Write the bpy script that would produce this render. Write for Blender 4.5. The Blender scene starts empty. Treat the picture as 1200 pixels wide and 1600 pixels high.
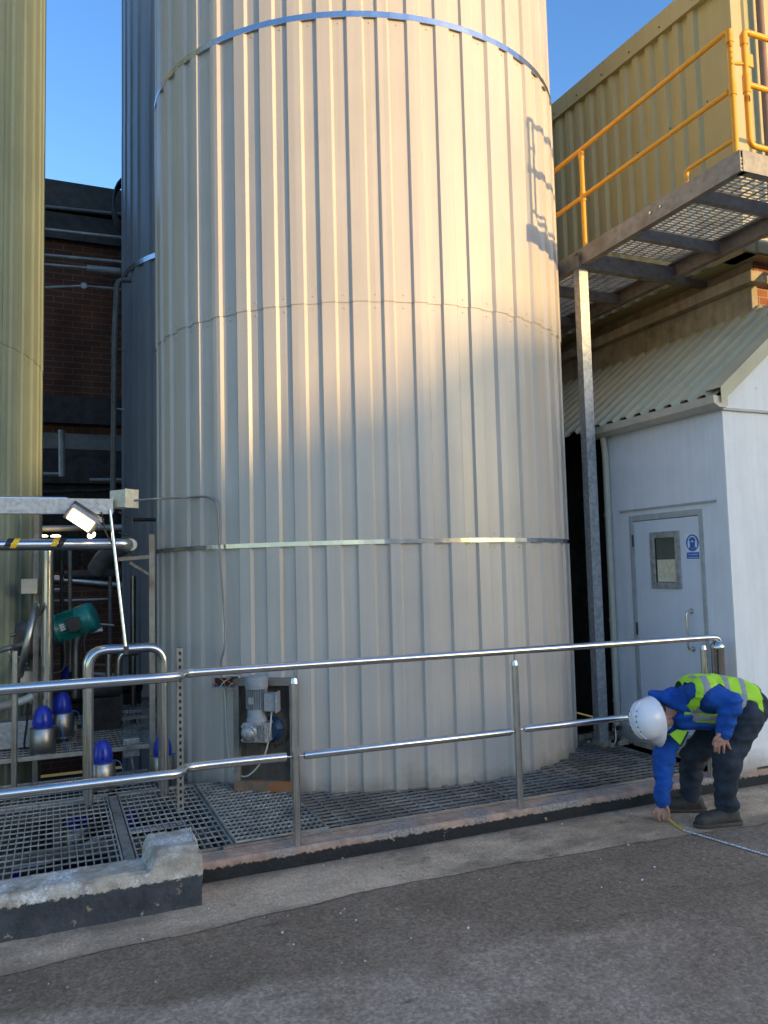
import bpy, bmesh, math, random
from mathutils import Vector, Matrix, noise
random.seed(7)
S = bpy.context.scene; COL = S.collection
R = math.radians
# ------------------------------------------------------------------ camera
F, PITCH, ROLL, YAW = 1225.0, R(4.19), R(1.44), R(23.0)
CAM = Vector((0, 0, 1.75))
vd = Vector((math.sin(YAW)*math.cos(PITCH), math.cos(YAW)*math.cos(PITCH), math.sin(PITCH)))
_r0 = Vector((math.cos(YAW), -math.sin(YAW), 0)); _u0 = _r0.cross(vd)
vr = _r0*math.cos(ROLL) - _u0*math.sin(ROLL); vu = _u0*math.cos(ROLL) + _r0*math.sin(ROLL)
cd = bpy.data.cameras.new('camera'); cam = bpy.data.objects.new('camera', cd); COL.objects.link(cam)
cd.sensor_fit = 'VERTICAL'; cd.sensor_height = 36; cd.lens = F/1600*36; cd.clip_end = 2000; cd.clip_start = .05
m3 = Matrix((vr, vu, -vd)).transposed(); cam.matrix_world = Matrix.Translation(CAM) @ m3.to_4x4()
S.camera = cam
def ray(x, y): return vd + vr*((x-600)/F) - vu*((y-800)/F)
def at(x, y, **k):                      # metres in the site for a sight line and a known plane
    (a, v), = k.items(); q = ray(x, y)
    if a == 'D': return CAM + q*v
    i = 'XYZ'.index(a); return CAM + q*((v-CAM[i])/q[i])
# ------------------------------------------------------------------ world and sun
SUN_AZ, SUN_EL = 29.5, 1.5              # azimuth measured from -Y towards +X
W = bpy.data.worlds.new('World'); S.world = W; W.use_nodes = True
nt = W.node_tree; bg = nt.nodes['Background']; sky = nt.nodes.new('ShaderNodeTexSky')
sky.sky_type = 'NISHITA'; sky.sun_disc = False; sky.sun_elevation = R(SUN_EL+8.5); sky.sun_rotation = R(180-SUN_AZ)
sky.air_density = 1.0; sky.dust_density = .7; sky.ozone_density = 1.9
hs = nt.nodes.new('ShaderNodeHueSaturation'); hs.inputs['Hue'].default_value = .512; hs.inputs['Saturation'].default_value = 1.25; hs.inputs['Value'].default_value = .97
nt.links.new(sky.outputs[0], hs.inputs['Color']); nt.links.new(hs.outputs[0], bg.inputs[0]); bg.inputs[1].default_value = .15
sd = bpy.data.lights.new('sun', 'SUN'); sun = bpy.data.objects.new('sun', sd); COL.objects.link(sun)
sd.energy = 1.9; sd.angle = R(.6); sd.color = (1, .67, .30)
sv = Vector((math.sin(R(SUN_AZ))*math.cos(R(SUN_EL)), -math.cos(R(SUN_AZ))*math.cos(R(SUN_EL)), math.sin(R(SUN_EL))))
sun.rotation_euler = sv.to_track_quat('Z', 'Y').to_euler()
S.view_settings.view_transform = 'Standard'; S.view_settings.look = 'None'; S.view_settings.gamma = 1
S.view_settings.exposure = 1.55
S.render.engine = 'CYCLES'; S.cycles.max_bounces = 6
# ------------------------------------------------------------------ materials
def mat(name, col, rough=.5, metal=0., var=.12, vs=6., bump=0., bs=40., col2=None, streak=0., coat=0., emit=None, patch=None, stretch=None, spec=None, foot=None):
    m = bpy.data.materials.new(name); m.use_nodes = True; n = m.node_tree.nodes; L = m.node_tree.links
    b = n['Principled BSDF']; b.inputs['Roughness'].default_value = rough; b.inputs['Metallic'].default_value = metal
    if coat: b.inputs['Coat Weight'].default_value = coat; b.inputs['Coat Roughness'].default_value = .2
    if spec is not None: b.inputs['Specular IOR Level'].default_value = spec
    tc = n.new('ShaderNodeTexCoord'); mp = n.new('ShaderNodeMapping'); L.new(tc.outputs['Object'], mp.inputs[0])
    if stretch: mp.inputs['Scale'].default_value = stretch
    def nz(scale, det=6, src=mp):
        t = n.new('ShaderNodeTexNoise'); t.inputs['Scale'].default_value = scale; t.inputs['Detail'].default_value = det
        t.inputs['Roughness'].default_value = .62; L.new(src.outputs[0], t.inputs[0]); return t
    def ramp(src, lo, hi, c0, c1):
        r = n.new('ShaderNodeValToRGB'); r.color_ramp.elements[0].position = lo; r.color_ramp.elements[1].position = hi
        r.color_ramp.elements[0].color = (*c0, 1); r.color_ramp.elements[1].color = (*c1, 1); L.new(src, r.inputs[0]); return r
    c = col; lo = [max(0, v*(1-var*1.6)) for v in c]; hi = [min(1, v*(1+var)) for v in c]
    t = nz(vs); r1 = ramp(t.outputs[0], .3, .7, lo, hi); out = r1.outputs[0]
    if col2:                            # patches of a second colour: worn paint, rust, moss
        pl = patch or (.55, .6, 3.)
        t2 = nz(pl[2], 9); r2 = ramp(t2.outputs[0], pl[0], pl[1], (0, 0, 0), (1, 1, 1))
        mx = n.new('ShaderNodeMix'); mx.data_type = 'RGBA'; L.new(r2.outputs[0], mx.inputs[0]); L.new(out, mx.inputs[6]); mx.inputs[7].default_value = (*col2, 1); out = mx.outputs[2]
    if streak:                          # dirt run down the face
        mp2 = n.new('ShaderNodeMapping'); mp2.inputs['Scale'].default_value = (9, 9, .35); L.new(tc.outputs['Object'], mp2.inputs[0])
        t3 = nz(2.2, 5, mp2); r3 = ramp(t3.outputs[0], .42, .72, (1, 1, 1), (1-streak,)*3)
        mx = n.new('ShaderNodeMix'); mx.data_type = 'RGBA'; mx.blend_type = 'MULTIPLY'; mx.inputs[0].default_value = 1
        L.new(out, mx.inputs[6]); L.new(r3.outputs[0], mx.inputs[7]); out = mx.outputs[2]
    if foot:                            # splashed dirt above the ground line
        sz = n.new('ShaderNodeSeparateXYZ'); L.new(tc.outputs['Object'], sz.inputs[0]); tf = nz(5, 8); ma = n.new('ShaderNodeMath'); ma.operation = 'MULTIPLY_ADD'; L.new(tf.outputs[0], ma.inputs[0]); ma.inputs[1].default_value = -foot[1]*1.6; L.new(sz.outputs[2], ma.inputs[2])
        mf = n.new('ShaderNodeMapRange'); mf.inputs[1].default_value = foot[0]-foot[1]*.2; mf.inputs[2].default_value = foot[0]-foot[1]*.8; mf.inputs[4].default_value = .75; L.new(ma.outputs[0], mf.inputs[0])
        mx = n.new('ShaderNodeMix'); mx.data_type = 'RGBA'; L.new(mf.outputs[0], mx.inputs[0]); L.new(out, mx.inputs[6]); mx.inputs[7].default_value = (*foot[2], 1); out = mx.outputs[2]
    L.new(out, b.inputs['Base Color'])
    tr = nz(vs*2.3); mr = n.new('ShaderNodeMapRange'); mr.inputs[3].default_value = max(.03, rough-.09); mr.inputs[4].default_value = min(1, rough+.1)
    L.new(tr.outputs[0], mr.inputs[0]); L.new(mr.outputs[0], b.inputs['Roughness'])
    if bump:
        t4 = nz(bs, 8); bp = n.new('ShaderNodeBump'); bp.inputs['Strength'].default_value = bump; bp.inputs['Distance'].default_value = .01
        L.new(t4.outputs[0], bp.inputs['Height']); L.new(bp.outputs[0], b.inputs['Normal'])
    if emit: b.inputs['Emission Color'].default_value = (*emit[0], 1); b.inputs['Emission Strength'].default_value = emit[1]
    return m
M = {}
M['cream'] = mat('cream_cladding', (.53, .475, .415), .38, var=.04, vs=1.5, streak=.08, coat=.2, foot=(.1, .22, (.26, .22, .18)))
M['blue_clad'] = mat('grey_blue_cladding', (.225, .24, .265), .4, var=.06, vs=1.5, streak=.1)
M['green_clad'] = mat('green_cladding', (.27, .32, .25), .6, var=.08, vs=1.3, streak=.12)
M['olive'] = mat('olive_cladding', (.43, .385, .19), .42, var=.06, vs=1.2, streak=.08)
M['roofgreen'] = mat('pale_green_roofing', (.50, .46, .31), .55, var=.10, vs=2, streak=.05)
M['chrome'] = mat('polished_strap', (.62, .63, .65), .24, 1, var=.04, vs=8)
M['stainless'] = mat('brushed_stainless', (.66, .65, .63), .22, 1, var=.06, vs=14, bump=.02, bs=160)
M['dullsteel'] = mat('dull_stainless', (.42, .41, .39), .38, 1, var=.12, vs=9)
M['galv'] = mat('galvanised_steel', (.46, .47, .48), .5, .75, var=.22, vs=28)
M['galv_brown'] = mat('weathered_galvanised', (.30, .275, .24), .62, .35, var=.2, vs=16, col2=(.17, .11, .07), patch=(.56, .7, 4.))
M['grate'] = mat('grating_steel', (.44, .41, .36), .6, .35, var=.25, vs=9, col2=(.20, .19, .17), patch=(.5, .65, 3.))
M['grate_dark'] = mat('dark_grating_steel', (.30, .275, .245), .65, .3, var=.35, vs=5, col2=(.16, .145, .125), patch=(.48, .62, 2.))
M['yellow'] = mat('yellow_paint', (.80, .36, .012), .4, var=.05, vs=9, col2=(.36, .17, .05), patch=(.66, .69, 9.))
M['white'] = mat('white_masonry_paint', (.77, .76, .80), .75, var=.04, vs=3, bump=.16, bs=22, col2=(.42, .39, .36), patch=(.70, .72, 6.), streak=.07, foot=(.15, .25, (.30, .26, .21)))
M['whitebright'] = mat('lighter_white_paint', (.86, .85, .84), .8, var=.04, vs=2.5, bump=.3, bs=14, col2=(.5, .47, .42), patch=(.70, .76, 4.), streak=.07, foot=(.15, .22, (.34, .29, .23)))  # lighter, less blue white than the door wall
M['doorpaint'] = mat('door_paint', (.68, .71, .78), .42, var=.03, vs=3, streak=.05)
M['frame'] = mat('frame_grey', (.42, .42, .41), .5, var=.12, vs=12, col2=(.2, .13, .09), patch=(.66, .7, 14.))
M['beige'] = mat('beige_plastic', (.52, .47, .38), .45, var=.08, vs=9)
M['creambox'] = mat('cream_plastic', (.72, .64, .46), .5, var=.14, vs=26)
M['brown'] = mat('brown_pipe', (.22, .13, .09), .5, var=.1)
M['black'] = mat('black_plastic', (.02, .02, .022), .5, var=.2)
M['dark'] = mat('dark_steel', (.05, .047, .043), .6, .2, var=.35, vs=6)
M['darkpipe'] = mat('grey_painted_pipe', (.20, .20, .19), .5, .3, var=.2, vs=6)
M['lightpipe'] = mat('pale_pipe', (.42, .42, .40), .45, .3, var=.2, vs=6)
M['concrete'] = mat('old_concrete', (.42, .35, .25), .9, var=.25, vs=5, bump=.5, bs=30, col2=(.16, .14, .065), patch=(.54, .72, 2.5), streak=.25)
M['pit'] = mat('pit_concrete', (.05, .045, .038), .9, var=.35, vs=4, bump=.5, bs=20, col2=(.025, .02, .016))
M['rust'] = mat('rusty_steel', (.22, .16, .11), .8, var=.3, vs=10, col2=(.30, .11, .035), patch=(.45, .6, 7.), bump=.2)
M['hatchframe'] = mat('hatch_frame_paint', (.23, .20, .17), .7, var=.2, vs=9, col2=(.16, .08, .04), patch=(.52, .62, 8.))
M['postmetal'] = mat('dull_channel', (.27, .25, .215), .6, .3, var=.15)
M['rustplate'] = mat('stained_plate', (.09, .075, .06), .8, var=.3, vs=6, col2=(.26, .11, .04), patch=(.60, .72, 4.), streak=.4)
M['motorgrey'] = mat('grey_motor_paint', (.29, .30, .31), .45, var=.12, vs=20, col2=(.2, .15, .11), patch=(.62, .68, 20.))
M['casting'] = mat('cast_aluminium', (.40, .40, .40), .5, .6, var=.3, vs=40)
M['navyflange'] = mat('blue_flange_paint', (.008, .035, .085), .5, var=.2)
M['teal'] = mat('teal_motor_paint', (.005, .19, .18), .4, var=.12, vs=12, coat=.3)
M['valveblue'] = mat('blue_plastic_dome', (.012, .035, .42), .35, var=.1, coat=.3)
M['whitecable'] = mat('pale_cable', (.62, .60, .52), .5, var=.06)
M['greycable'] = mat('grey_conduit', (.26, .25, .24), .45, .4, var=.1)
M['bluehose'] = mat('blue_airline', (.02, .12, .42), .4, var=.1)
M['orange'] = mat('orange_wire', (.7, .16, .03), .5)
M['yelltape'] = mat('yellow_marking_tape', (.75, .50, .02), .5)
M['lamp'] = mat('lit_lamp_glass_and_glint', (.9, .9, .8), .4, emit=((1, .74, .36), 3.2))
M['glass'] = mat('window_glass', (.10, .11, .08), .06, var=.1, spec=.9)
M['skin'] = mat('skin', (.50, .26, .19), .5, var=.10, vs=22)
M['hivis'] = mat('hi_vis_yellow', (.46, .80, .03), .7, var=.05, vs=9, bump=.35, bs=18)
M['reflect'] = mat('reflective_tape', (.36, .36, .35), .45, var=.1, vs=30)
M['hoodie'] = mat('blue_fleece', (.008, .085, .40), .9, var=.22, vs=9, bump=.5, bs=26)
M['jeans'] = mat('dark_denim', (.028, .038, .055), .9, var=.4, vs=7, bump=.5, bs=22)
M['jeansb'] = mat('black_lining', (.006, .006, .008), .9, var=.3)
M['helmet'] = mat('white_helmet_shell', (.80, .80, .84), .3, var=.02, coat=.3)
M['mask'] = mat('pale_blue_mask', (.45, .62, .75), .8)
M['boot'] = mat('worn_leather', (.055, .045, .038), .7, var=.3, vs=18, bump=.4, bs=40)
M['sole'] = mat('boot_rubber', (.07, .06, .05), .8, var=.3)
M['hair'] = mat('brown_hair', (.10, .055, .03), .8, var=.3, vs=60)
M['signblue'] = mat('sign_blue', (.01, .13, .48), .4)
M['signwhite'] = mat('sign_white', (.8, .82, .85), .4)
def brick(name, c1, c2, mo, axis, scale=1.):
    m = bpy.data.materials.new(name); m.use_nodes = True; n = m.node_tree.nodes; L = m.node_tree.links; b = n['Principled BSDF']
    b.inputs['Roughness'].default_value = .9
    tc = n.new('ShaderNodeTexCoord'); sp = n.new('ShaderNodeSeparateXYZ'); cb = n.new('ShaderNodeCombineXYZ'); L.new(tc.outputs['Object'], sp.inputs[0])
    ad = n.new('ShaderNodeMath'); L.new(sp.outputs[0], ad.inputs[0]); L.new(sp.outputs[1], ad.inputs[1]); L.new(ad.outputs[0], cb.inputs[0]); L.new(sp.outputs[2], cb.inputs[1])
    t = n.new('ShaderNodeTexBrick'); t.inputs['Scale'].default_value = 1; t.inputs['Brick Width'].default_value = .225*scale; t.inputs['Row Height'].default_value = .075*scale
    t.inputs['Mortar Size'].default_value = .0055*scale; t.inputs['Color1'].default_value = (*c1, 1); t.inputs['Color2'].default_value = (*c2, 1); t.inputs['Mortar'].default_value = (*mo, 1)
    L.new(cb.outputs[0], t.inputs[0])
    nz = n.new('ShaderNodeTexNoise'); nz.inputs['Scale'].default_value = 1.3; nz.inputs['Detail'].default_value = 8; L.new(tc.outputs['Object'], nz.inputs[0])
    r = n.new('ShaderNodeValToRGB'); r.color_ramp.elements[0].position = .35; r.color_ramp.elements[0].color = (.45, .45, .45, 1); r.color_ramp.elements[1].position = .65; L.new(nz.outputs[0], r.inputs[0])
    mx = n.new('ShaderNodeMix'); mx.data_type = 'RGBA'; mx.blend_type = 'MULTIPLY'; mx.inputs[0].default_value = 1; L.new(t.outputs[0], mx.inputs[6]); L.new(r.outputs[0], mx.inputs[7])
    L.new(mx.outputs[2], b.inputs['Base Color'])
    bp = n.new('ShaderNodeBump'); bp.invert = True; bp.inputs['Distance'].default_value = .008; bp.inputs['Strength'].default_value = .6; L.new(t.outputs['Fac'], bp.inputs['Height']); L.new(bp.outputs[0], b.inputs['Normal'])
    return m
M['darkbrick'] = brick('dark_brown_brick', (.21, .075, .04), (.15, .055, .032), (.26, .17, .11), 'X', 1.35)
M['redbrick'] = brick('red_brick', (.40, .14, .07), (.32, .11, .06), (.42, .36, .26), 'X')
def ground_mat(name, kind):
    m = bpy.data.materials.new(name); m.use_nodes = True; n = m.node_tree.nodes; L = m.node_tree.links; b = n['Principled BSDF']
    b.inputs['Roughness'].default_value = .85
    tc = n.new('ShaderNodeTexCoord')
    def nz(s, d=8, sc=None, rough=.65):
        t = n.new('ShaderNodeTexNoise'); t.inputs['Scale'].default_value = s; t.inputs['Detail'].default_value = d; t.inputs['Roughness'].default_value = rough
        if sc:
            mp = n.new('ShaderNodeMapping'); mp.inputs['Scale'].default_value = sc; L.new(tc.outputs['Object'], mp.inputs[0]); L.new(mp.outputs[0], t.inputs[0])
        else: L.new(tc.outputs['Object'], t.inputs[0])
        return t.outputs[0]
    def ramp(src, lo, hi, c0, c1):
        r = n.new('ShaderNodeValToRGB'); r.color_ramp.elements[0].position = lo; r.color_ramp.elements[1].position = hi
        r.color_ramp.elements[0].color = (*c0, 1); r.color_ramp.elements[1].color = (*c1, 1); L.new(src, r.inputs[0]); return r.outputs[0]
    def mix(f, a, c, mode='MIX'):
        x = n.new('ShaderNodeMix'); x.data_type = 'RGBA'; x.blend_type = mode
        if isinstance(f, float): x.inputs[0].default_value = f
        else: L.new(f, x.inputs[0])
        for i, v in ((6, a), (7, c)):
            if isinstance(v, tuple): x.inputs[i].default_value = (*v, 1)
            else: L.new(v, x.inputs[i])
        return x.outputs[2]
    g1 = (1, 1, 1)
    def op(o, a, c=None, v=None):
        x = n.new('ShaderNodeMath'); x.operation = o; x.use_clamp = False
        for i, w in ((0, a), (1, c)):
            if w is None: continue
            if isinstance(w, (int, float)): x.inputs[i].default_value = w
            else: L.new(w, x.inputs[i])
        return x.outputs[0]
    if kind == 'concrete':
        base = ramp(nz(3.0), .3, .7, (.54, .37, .235), (.80, .565, .37))
        base = mix(ramp(nz(1.1, 10, (1, 1.6, 1)), .46, .64, (0, 0, 0), g1), base, (.27, .195, .125))
        base = mix(ramp(nz(5.5, 10), .60, .68, (0, 0, 0), (.8, .8, .8)), base, (.15, .11, .072))
        fine = ramp(nz(75, 5), .3, .7, (.78, .78, .78), (1.12, 1.12, 1.12)); base = mix(1.0, base, fine, 'MULTIPLY')
        sp = n.new('ShaderNodeSeparateXYZ'); L.new(tc.outputs['Object'], sp.inputs[0])
        vo_ = n.new('ShaderNodeTexVoronoi'); vo_.inputs['Scale'].default_value = 85; L.new(tc.outputs['Object'], vo_.inputs[0]); bw = n.new('ShaderNodeRGBToBW'); L.new(vo_.outputs['Color'], bw.inputs[0])
        base = mix(1.0, base, ramp(bw.outputs[0], .2, .8, (.86,)*3, (1.14,)*3), 'MULTIPLY')
        # darker band with a noisy edge along the foot of the kerb
        y = op('ADD', sp.outputs[1], op('MULTIPLY', nz(7), .22)); edge = ramp(op('SUBTRACT', y, 4.0), .60, .80, (0, 0, 0), (.75, .75, .75))
        base = mix(edge, base, (.07, .058, .045))
        y2 = op('ADD', sp.outputs[1], op('MULTIPLY', nz(2.4), .34)); base = mix(ramp(op('SUBTRACT', y2, 3.9), .27, .40, (.85,)*3, (0, 0, 0)), base, mix(ramp(nz(26), .35, .65, (0, 0, 0), g1), (.22, .145, .09), (.38, .265, .17)))
        spk = n.new('ShaderNodeTexVoronoi'); spk.inputs['Scale'].default_value = 30; L.new(tc.outputs['Object'], spk.inputs[0])
        s = ramp(spk.outputs[0], .03, .05, (.8, .8, .8), (0, 0, 0)); base = mix(mix(1.0, s, ramp(nz(6), .58, .62, (0, 0, 0), g1), 'MULTIPLY'), base, (.42, .38, .3))
        L.new(base, b.inputs['Base Color']); st = .5
    else:
        base = ramp(nz(2.2), .3, .7, (.265, .178, .112), (.405, .275, .175))
        sp = n.new('ShaderNodeSeparateXYZ'); L.new(tc.outputs['Object'], sp.inputs[0])
        # worn pale patch of thin topping nearer the viewer
        w = op('ADD', op('ADD', sp.outputs[1], op('MULTIPLY', nz(1.6), .5)), op('MULTIPLY', sp.outputs[0], .13))
        pale = ramp(w, .0, 1., g1, (0, 0, 0)); r = n.nodes if False else None
        mr = n.new('ShaderNodeMapRange'); mr.inputs[1].default_value = 3.84; mr.inputs[2].default_value = 3.72; L.new(w, mr.inputs[0])
        lim = n.new('ShaderNodeMapRange'); lim.inputs[1].default_value = 3.6; lim.inputs[2].default_value = 1.9; L.new(sp.outputs[0], lim.inputs[0])
        f = op('MULTIPLY', mr.outputs[0], lim.outputs[0]); f = op('MULTIPLY', f, ramp(nz(2.6, 10), .36, .62, (.25,)*3, g1))
        base = mix(f, base, (.64, .465, .33))
        base = mix(ramp(nz(5, 10, (.5, 1.6, 1)), .60, .70, (0, 0, 0), (.7,)*3), base, (.10, .076, .054))
        base = mix(ramp(nz(.9, 6), .52, .66, (0, 0, 0), (.7,)*3), base, (.45, .315, .21))
        fine = ramp(nz(40, 7, None, .78), .34, .66, (.68,)*3, (1.22,)*3); base = mix(1.0, base, fine, 'MULTIPLY')
        for sc, lo_, hi_ in ((75, .78, 1.14), (42, .86, 1.08)):
            vo_ = n.new('ShaderNodeTexVoronoi'); vo_.inputs['Scale'].default_value = sc; L.new(tc.outputs['Object'], vo_.inputs[0]); bw = n.new('ShaderNodeRGBToBW'); L.new(vo_.outputs['Color'], bw.inputs[0])
            base = mix(1.0, base, ramp(bw.outputs[0], .2, .8, (lo_,)*3, (hi_,)*3), 'MULTIPLY')
        for sc, lo, hi, cc, gate in ((60, .10, .16, (.42, .37, .30), .48), (17, .030, .045, (.62, .58, .5), .50), (38, .10, .16, (.33, .28, .22), .46)):
            spk = n.new('ShaderNodeTexVoronoi'); spk.inputs['Scale'].default_value = sc; L.new(tc.outputs['Object'], spk.inputs[0])
            s = ramp(spk.outputs[0], lo, hi, (.9,)*3, (0, 0, 0)); base = mix(mix(1.0, s, ramp(nz(sc*.13), gate, gate+.08, (0, 0, 0), g1), 'MULTIPLY'), base, cc)
        L.new(base, b.inputs['Base Color']); st = 1.0
    bp = n.new('ShaderNodeBump'); bp.inputs['Strength'].default_value = st; bp.inputs['Distance'].default_value = .012
    L.new(nz(110 if kind != 'concrete' else 70, 6), bp.inputs['Height']); L.new(bp.outputs[0], b.inputs['Normal'])
    return m
M['asphalt'] = ground_mat('asphalt', 'asphalt'); M['slab'] = ground_mat('concrete_slab', 'concrete')
def two_tone(name, top, side, wear, edge_z):     # paint on the faces, bare top: split by the face direction, worn along a noisy edge
    m = bpy.data.materials.new(name); m.use_nodes = True; n = m.node_tree.nodes; L = m.node_tree.links; b = n['Principled BSDF']; b.inputs['Roughness'].default_value = .75
    tc = n.new('ShaderNodeTexCoord'); sp = n.new('ShaderNodeSeparateXYZ'); L.new(tc.outputs['Object'], sp.inputs[0])
    def nz(s, d=8):
        t = n.new('ShaderNodeTexNoise'); t.inputs['Scale'].default_value = s; t.inputs['Detail'].default_value = d; t.inputs['Roughness'].default_value = .65; L.new(tc.outputs['Object'], t.inputs[0]); return t.outputs[0]
    def ramp(src, lo, hi, c0, c1):
        r = n.new('ShaderNodeValToRGB'); r.color_ramp.elements[0].position = lo; r.color_ramp.elements[1].position = hi
        r.color_ramp.elements[0].color = (*c0, 1); r.color_ramp.elements[1].color = (*c1, 1); L.new(src, r.inputs[0]); return r.outputs[0]
    def mix(f, a, c):
        x = n.new('ShaderNodeMix'); x.data_type = 'RGBA'; L.new(f, x.inputs[0]); L.new(a, x.inputs[6]); L.new(c, x.inputs[7]); return x.outputs[2]
    t = ramp(nz(9), .35, .65, tuple(v*.62 for v in top), tuple(min(1, v*1.25) for v in top))
    t2 = ramp(nz(60), .42, .58, wear, tuple(v*.55 for v in wear)); t = mix(ramp(nz(3.5), .46, .56, (0, 0, 0), (1, 1, 1)), t, t2)
    s = ramp(nz(6), .3, .7, tuple(v*.6 for v in side), tuple(v*1.6 for v in side))
    s = mix(ramp(nz(7.5), .635, .65, (0, 0, 0), (1, 1, 1)), s, ramp(nz(30), .3, .7, (.22, .17, .11), (.34, .27, .19)))
    ma = n.new('ShaderNodeMath'); ma.operation = 'MULTIPLY'; L.new(nz(34), ma.inputs[0]); ma.inputs[1].default_value = .06
    mb = n.new('ShaderNodeMath'); mb.operation = 'ADD'; L.new(ma.outputs[0], mb.inputs[0]); L.new(sp.outputs[2], mb.inputs[1])
    mr = n.new('ShaderNodeMapRange'); mr.inputs[1].default_value = edge_z+.012; mr.inputs[2].default_value = edge_z+.02; L.new(mb.outputs[0], mr.inputs[0])
    L.new(mix(mr.outputs[0], s, t), b.inputs['Base Color'])
    bp = n.new('ShaderNodeBump'); bp.inputs['Strength'].default_value = .8; bp.inputs['Distance'].default_value = .012; L.new(nz(45), bp.inputs['Height']); L.new(bp.outputs[0], b.inputs['Normal'])
    return m
M['kerb'] = two_tone('painted_kerb', (.48, .31, .22), (.011, .011, .012), (.40, .33, .28), .085)
M['roughwall'] = two_tone('painted_rough_wall', (.46, .40, .32), (.045, .048, .055), (.80, .76, .70), .175)
# ------------------------------------------------------------------ mesh helpers
class MB:
    def __init__(s): s.v = []; s.f = []; s.sm = []; s.mi = []; s.cur = 0
    def add(s, vs, fs, smooth=False):
        o = len(s.v); s.v += [tuple(v) for v in vs]
        for f in fs: s.f.append([i+o for i in f]); s.sm.append(smooth); s.mi.append(s.cur)
    def box(s, a, b, M4=None):
        x0, y0, z0 = [min(p, q) for p, q in zip(a, b)]; x1, y1, z1 = [max(p, q) for p, q in zip(a, b)]
        vs = [Vector(p) for p in ((x0, y0, z0), (x1, y0, z0), (x1, y1, z0), (x0, y1, z0), (x0, y0, z1), (x1, y0, z1), (x1, y1, z1), (x0, y1, z1))]
        if M4: vs = [M4 @ v for v in vs]
        s.add(vs, [(0, 3, 2, 1), (4, 5, 6, 7), (0, 1, 5, 4), (1, 2, 6, 5), (2, 3, 7, 6), (3, 0, 4, 7)])
    def obox(s, p0, p1, w, h, up=Vector((0, 0, 1))):    # bar between two points
        p0, p1 = Vector(p0), Vector(p1); d = (p1-p0).normalized(); a = d.cross(up)
        if a.length < 1e-4: a = d.cross(Vector((1, 0, 0)))
        a.normalize(); b = a.cross(d)
        vs = [p + a*(sx*w/2) + b*(sz*h/2) for p in (p0, p1) for sx, sz in ((-1, -1), (1, -1), (1, 1), (-1, 1))]
        s.add(vs, [(0, 1, 2, 3), (7, 6, 5, 4), (0, 4, 5, 1), (1, 5, 6, 2), (2, 6, 7, 3), (3, 7, 4, 0)])
    def tube(s, pts, r, n=12, cap=True, rs=None):
        pts = [Vector(p) for p in pts]; k = len(pts); rings = []; pa = None
        for i, p in enumerate(pts):
            t = (pts[min(i+1, k-1)] - pts[max(i-1, 0)]).normalized()
            if pa is None:
                a = t.cross(Vector((0, 0, 1)));
                if a.length < .05: a = t.cross(Vector((0, 1, 0)))
            else: a = pa - t*pa.dot(t)
            a.normalize(); pa = a; b = t.cross(a); rr = rs[i] if rs else r
            rings.append([p + a*(rr*math.cos(2*math.pi*j/n)) + b*(rr*math.sin(2*math.pi*j/n)) for j in range(n)])
        vs = [v for g in rings for v in g]; fs = []
        for i in range(k-1):
            for j in range(n): fs.append((i*n+j, i*n+(j+1) % n, (i+1)*n+(j+1) % n, (i+1)*n+j))
        s.add(vs, fs, True)
        if cap: s.add(rings[0], [tuple(range(n))[::-1]]); s.add(rings[-1], [tuple(range(n))])
    def lathe(s, prof, c, axis=Vector((0, 0, 1)), n=24):  # prof: (radius, height)
        axis = Vector(axis).normalized(); a = axis.cross(Vector((0, 1, .01))).normalized(); b = axis.cross(a); c = Vector(c)
        k = len(prof); vs = [c + axis*h + (a*math.cos(2*math.pi*j/n) + b*math.sin(2*math.pi*j/n))*r for r, h in prof for j in range(n)]
        fs = [(i*n+j, i*n+(j+1) % n, (i+1)*n+(j+1) % n, (i+1)*n+j) for i in range(k-1) for j in range(n)]
        s.add(vs, fs, True); s.add(vs[:n], [tuple(range(n))[::-1]]); s.add(vs[-n:], [tuple(range(n))])
    def prism(s, poly, d):               # poly: list of 3D points, d: extrusion
        p = [Vector(q) for q in poly]; d = Vector(d); n = len(p)
        s.add(p + [q+d for q in p], [tuple(range(n))[::-1], tuple(range(n, 2*n))] + [(i, (i+1) % n, n+(i+1) % n, n+i) for i in range(n)])
    def build(s, name, m, parent=None, bevel=0., off=None):
        me = bpy.data.meshes.new(name); ms = m if isinstance(m, (list, tuple)) else [m]
        vs = s.v
        if parent is not None and parent.type == 'EMPTY': l = parent.location; vs = [(v[0]-l[0], v[1]-l[1], v[2]-l[2]) for v in vs]
        elif parent is not None and parent.parent is not None: l = parent.parent.location; vs = [(v[0]-l[0], v[1]-l[1], v[2]-l[2]) for v in vs]
        me.from_pydata(vs, [], s.f); me.update()
        for q in ms: me.materials.append(M[q])
        for p, a, i in zip(me.polygons, s.sm, s.mi): p.use_smooth = a; p.material_index = i
        bm = bmesh.new(); bm.from_mesh(me); bmesh.ops.recalc_face_normals(bm, faces=bm.faces); bm.to_mesh(me); bm.free()
        o = bpy.data.objects.new(name, me); COL.objects.link(o)
        if parent is not None: o.parent = parent
        if bevel:
            b = o.modifiers.new('bevel', 'BEVEL'); b.width = bevel; b.segments = 2; b.limit_method = 'ANGLE'; b.angle_limit = R(50); b.harden_normals = False
        return o
def tag(o, label=None, cat=None, group=None, kind=None):
    if label: o['label'] = label
    if cat: o['category'] = cat
    if group: o['group'] = group
    if kind: o['kind'] = kind
    return o
def thing(name, label, cat, loc=(0, 0, 0), group=None):
    o = bpy.data.objects.new(name, None); o.empty_display_size = .1; o.location = loc; COL.objects.link(o); return tag(o, label, cat, group)
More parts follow.
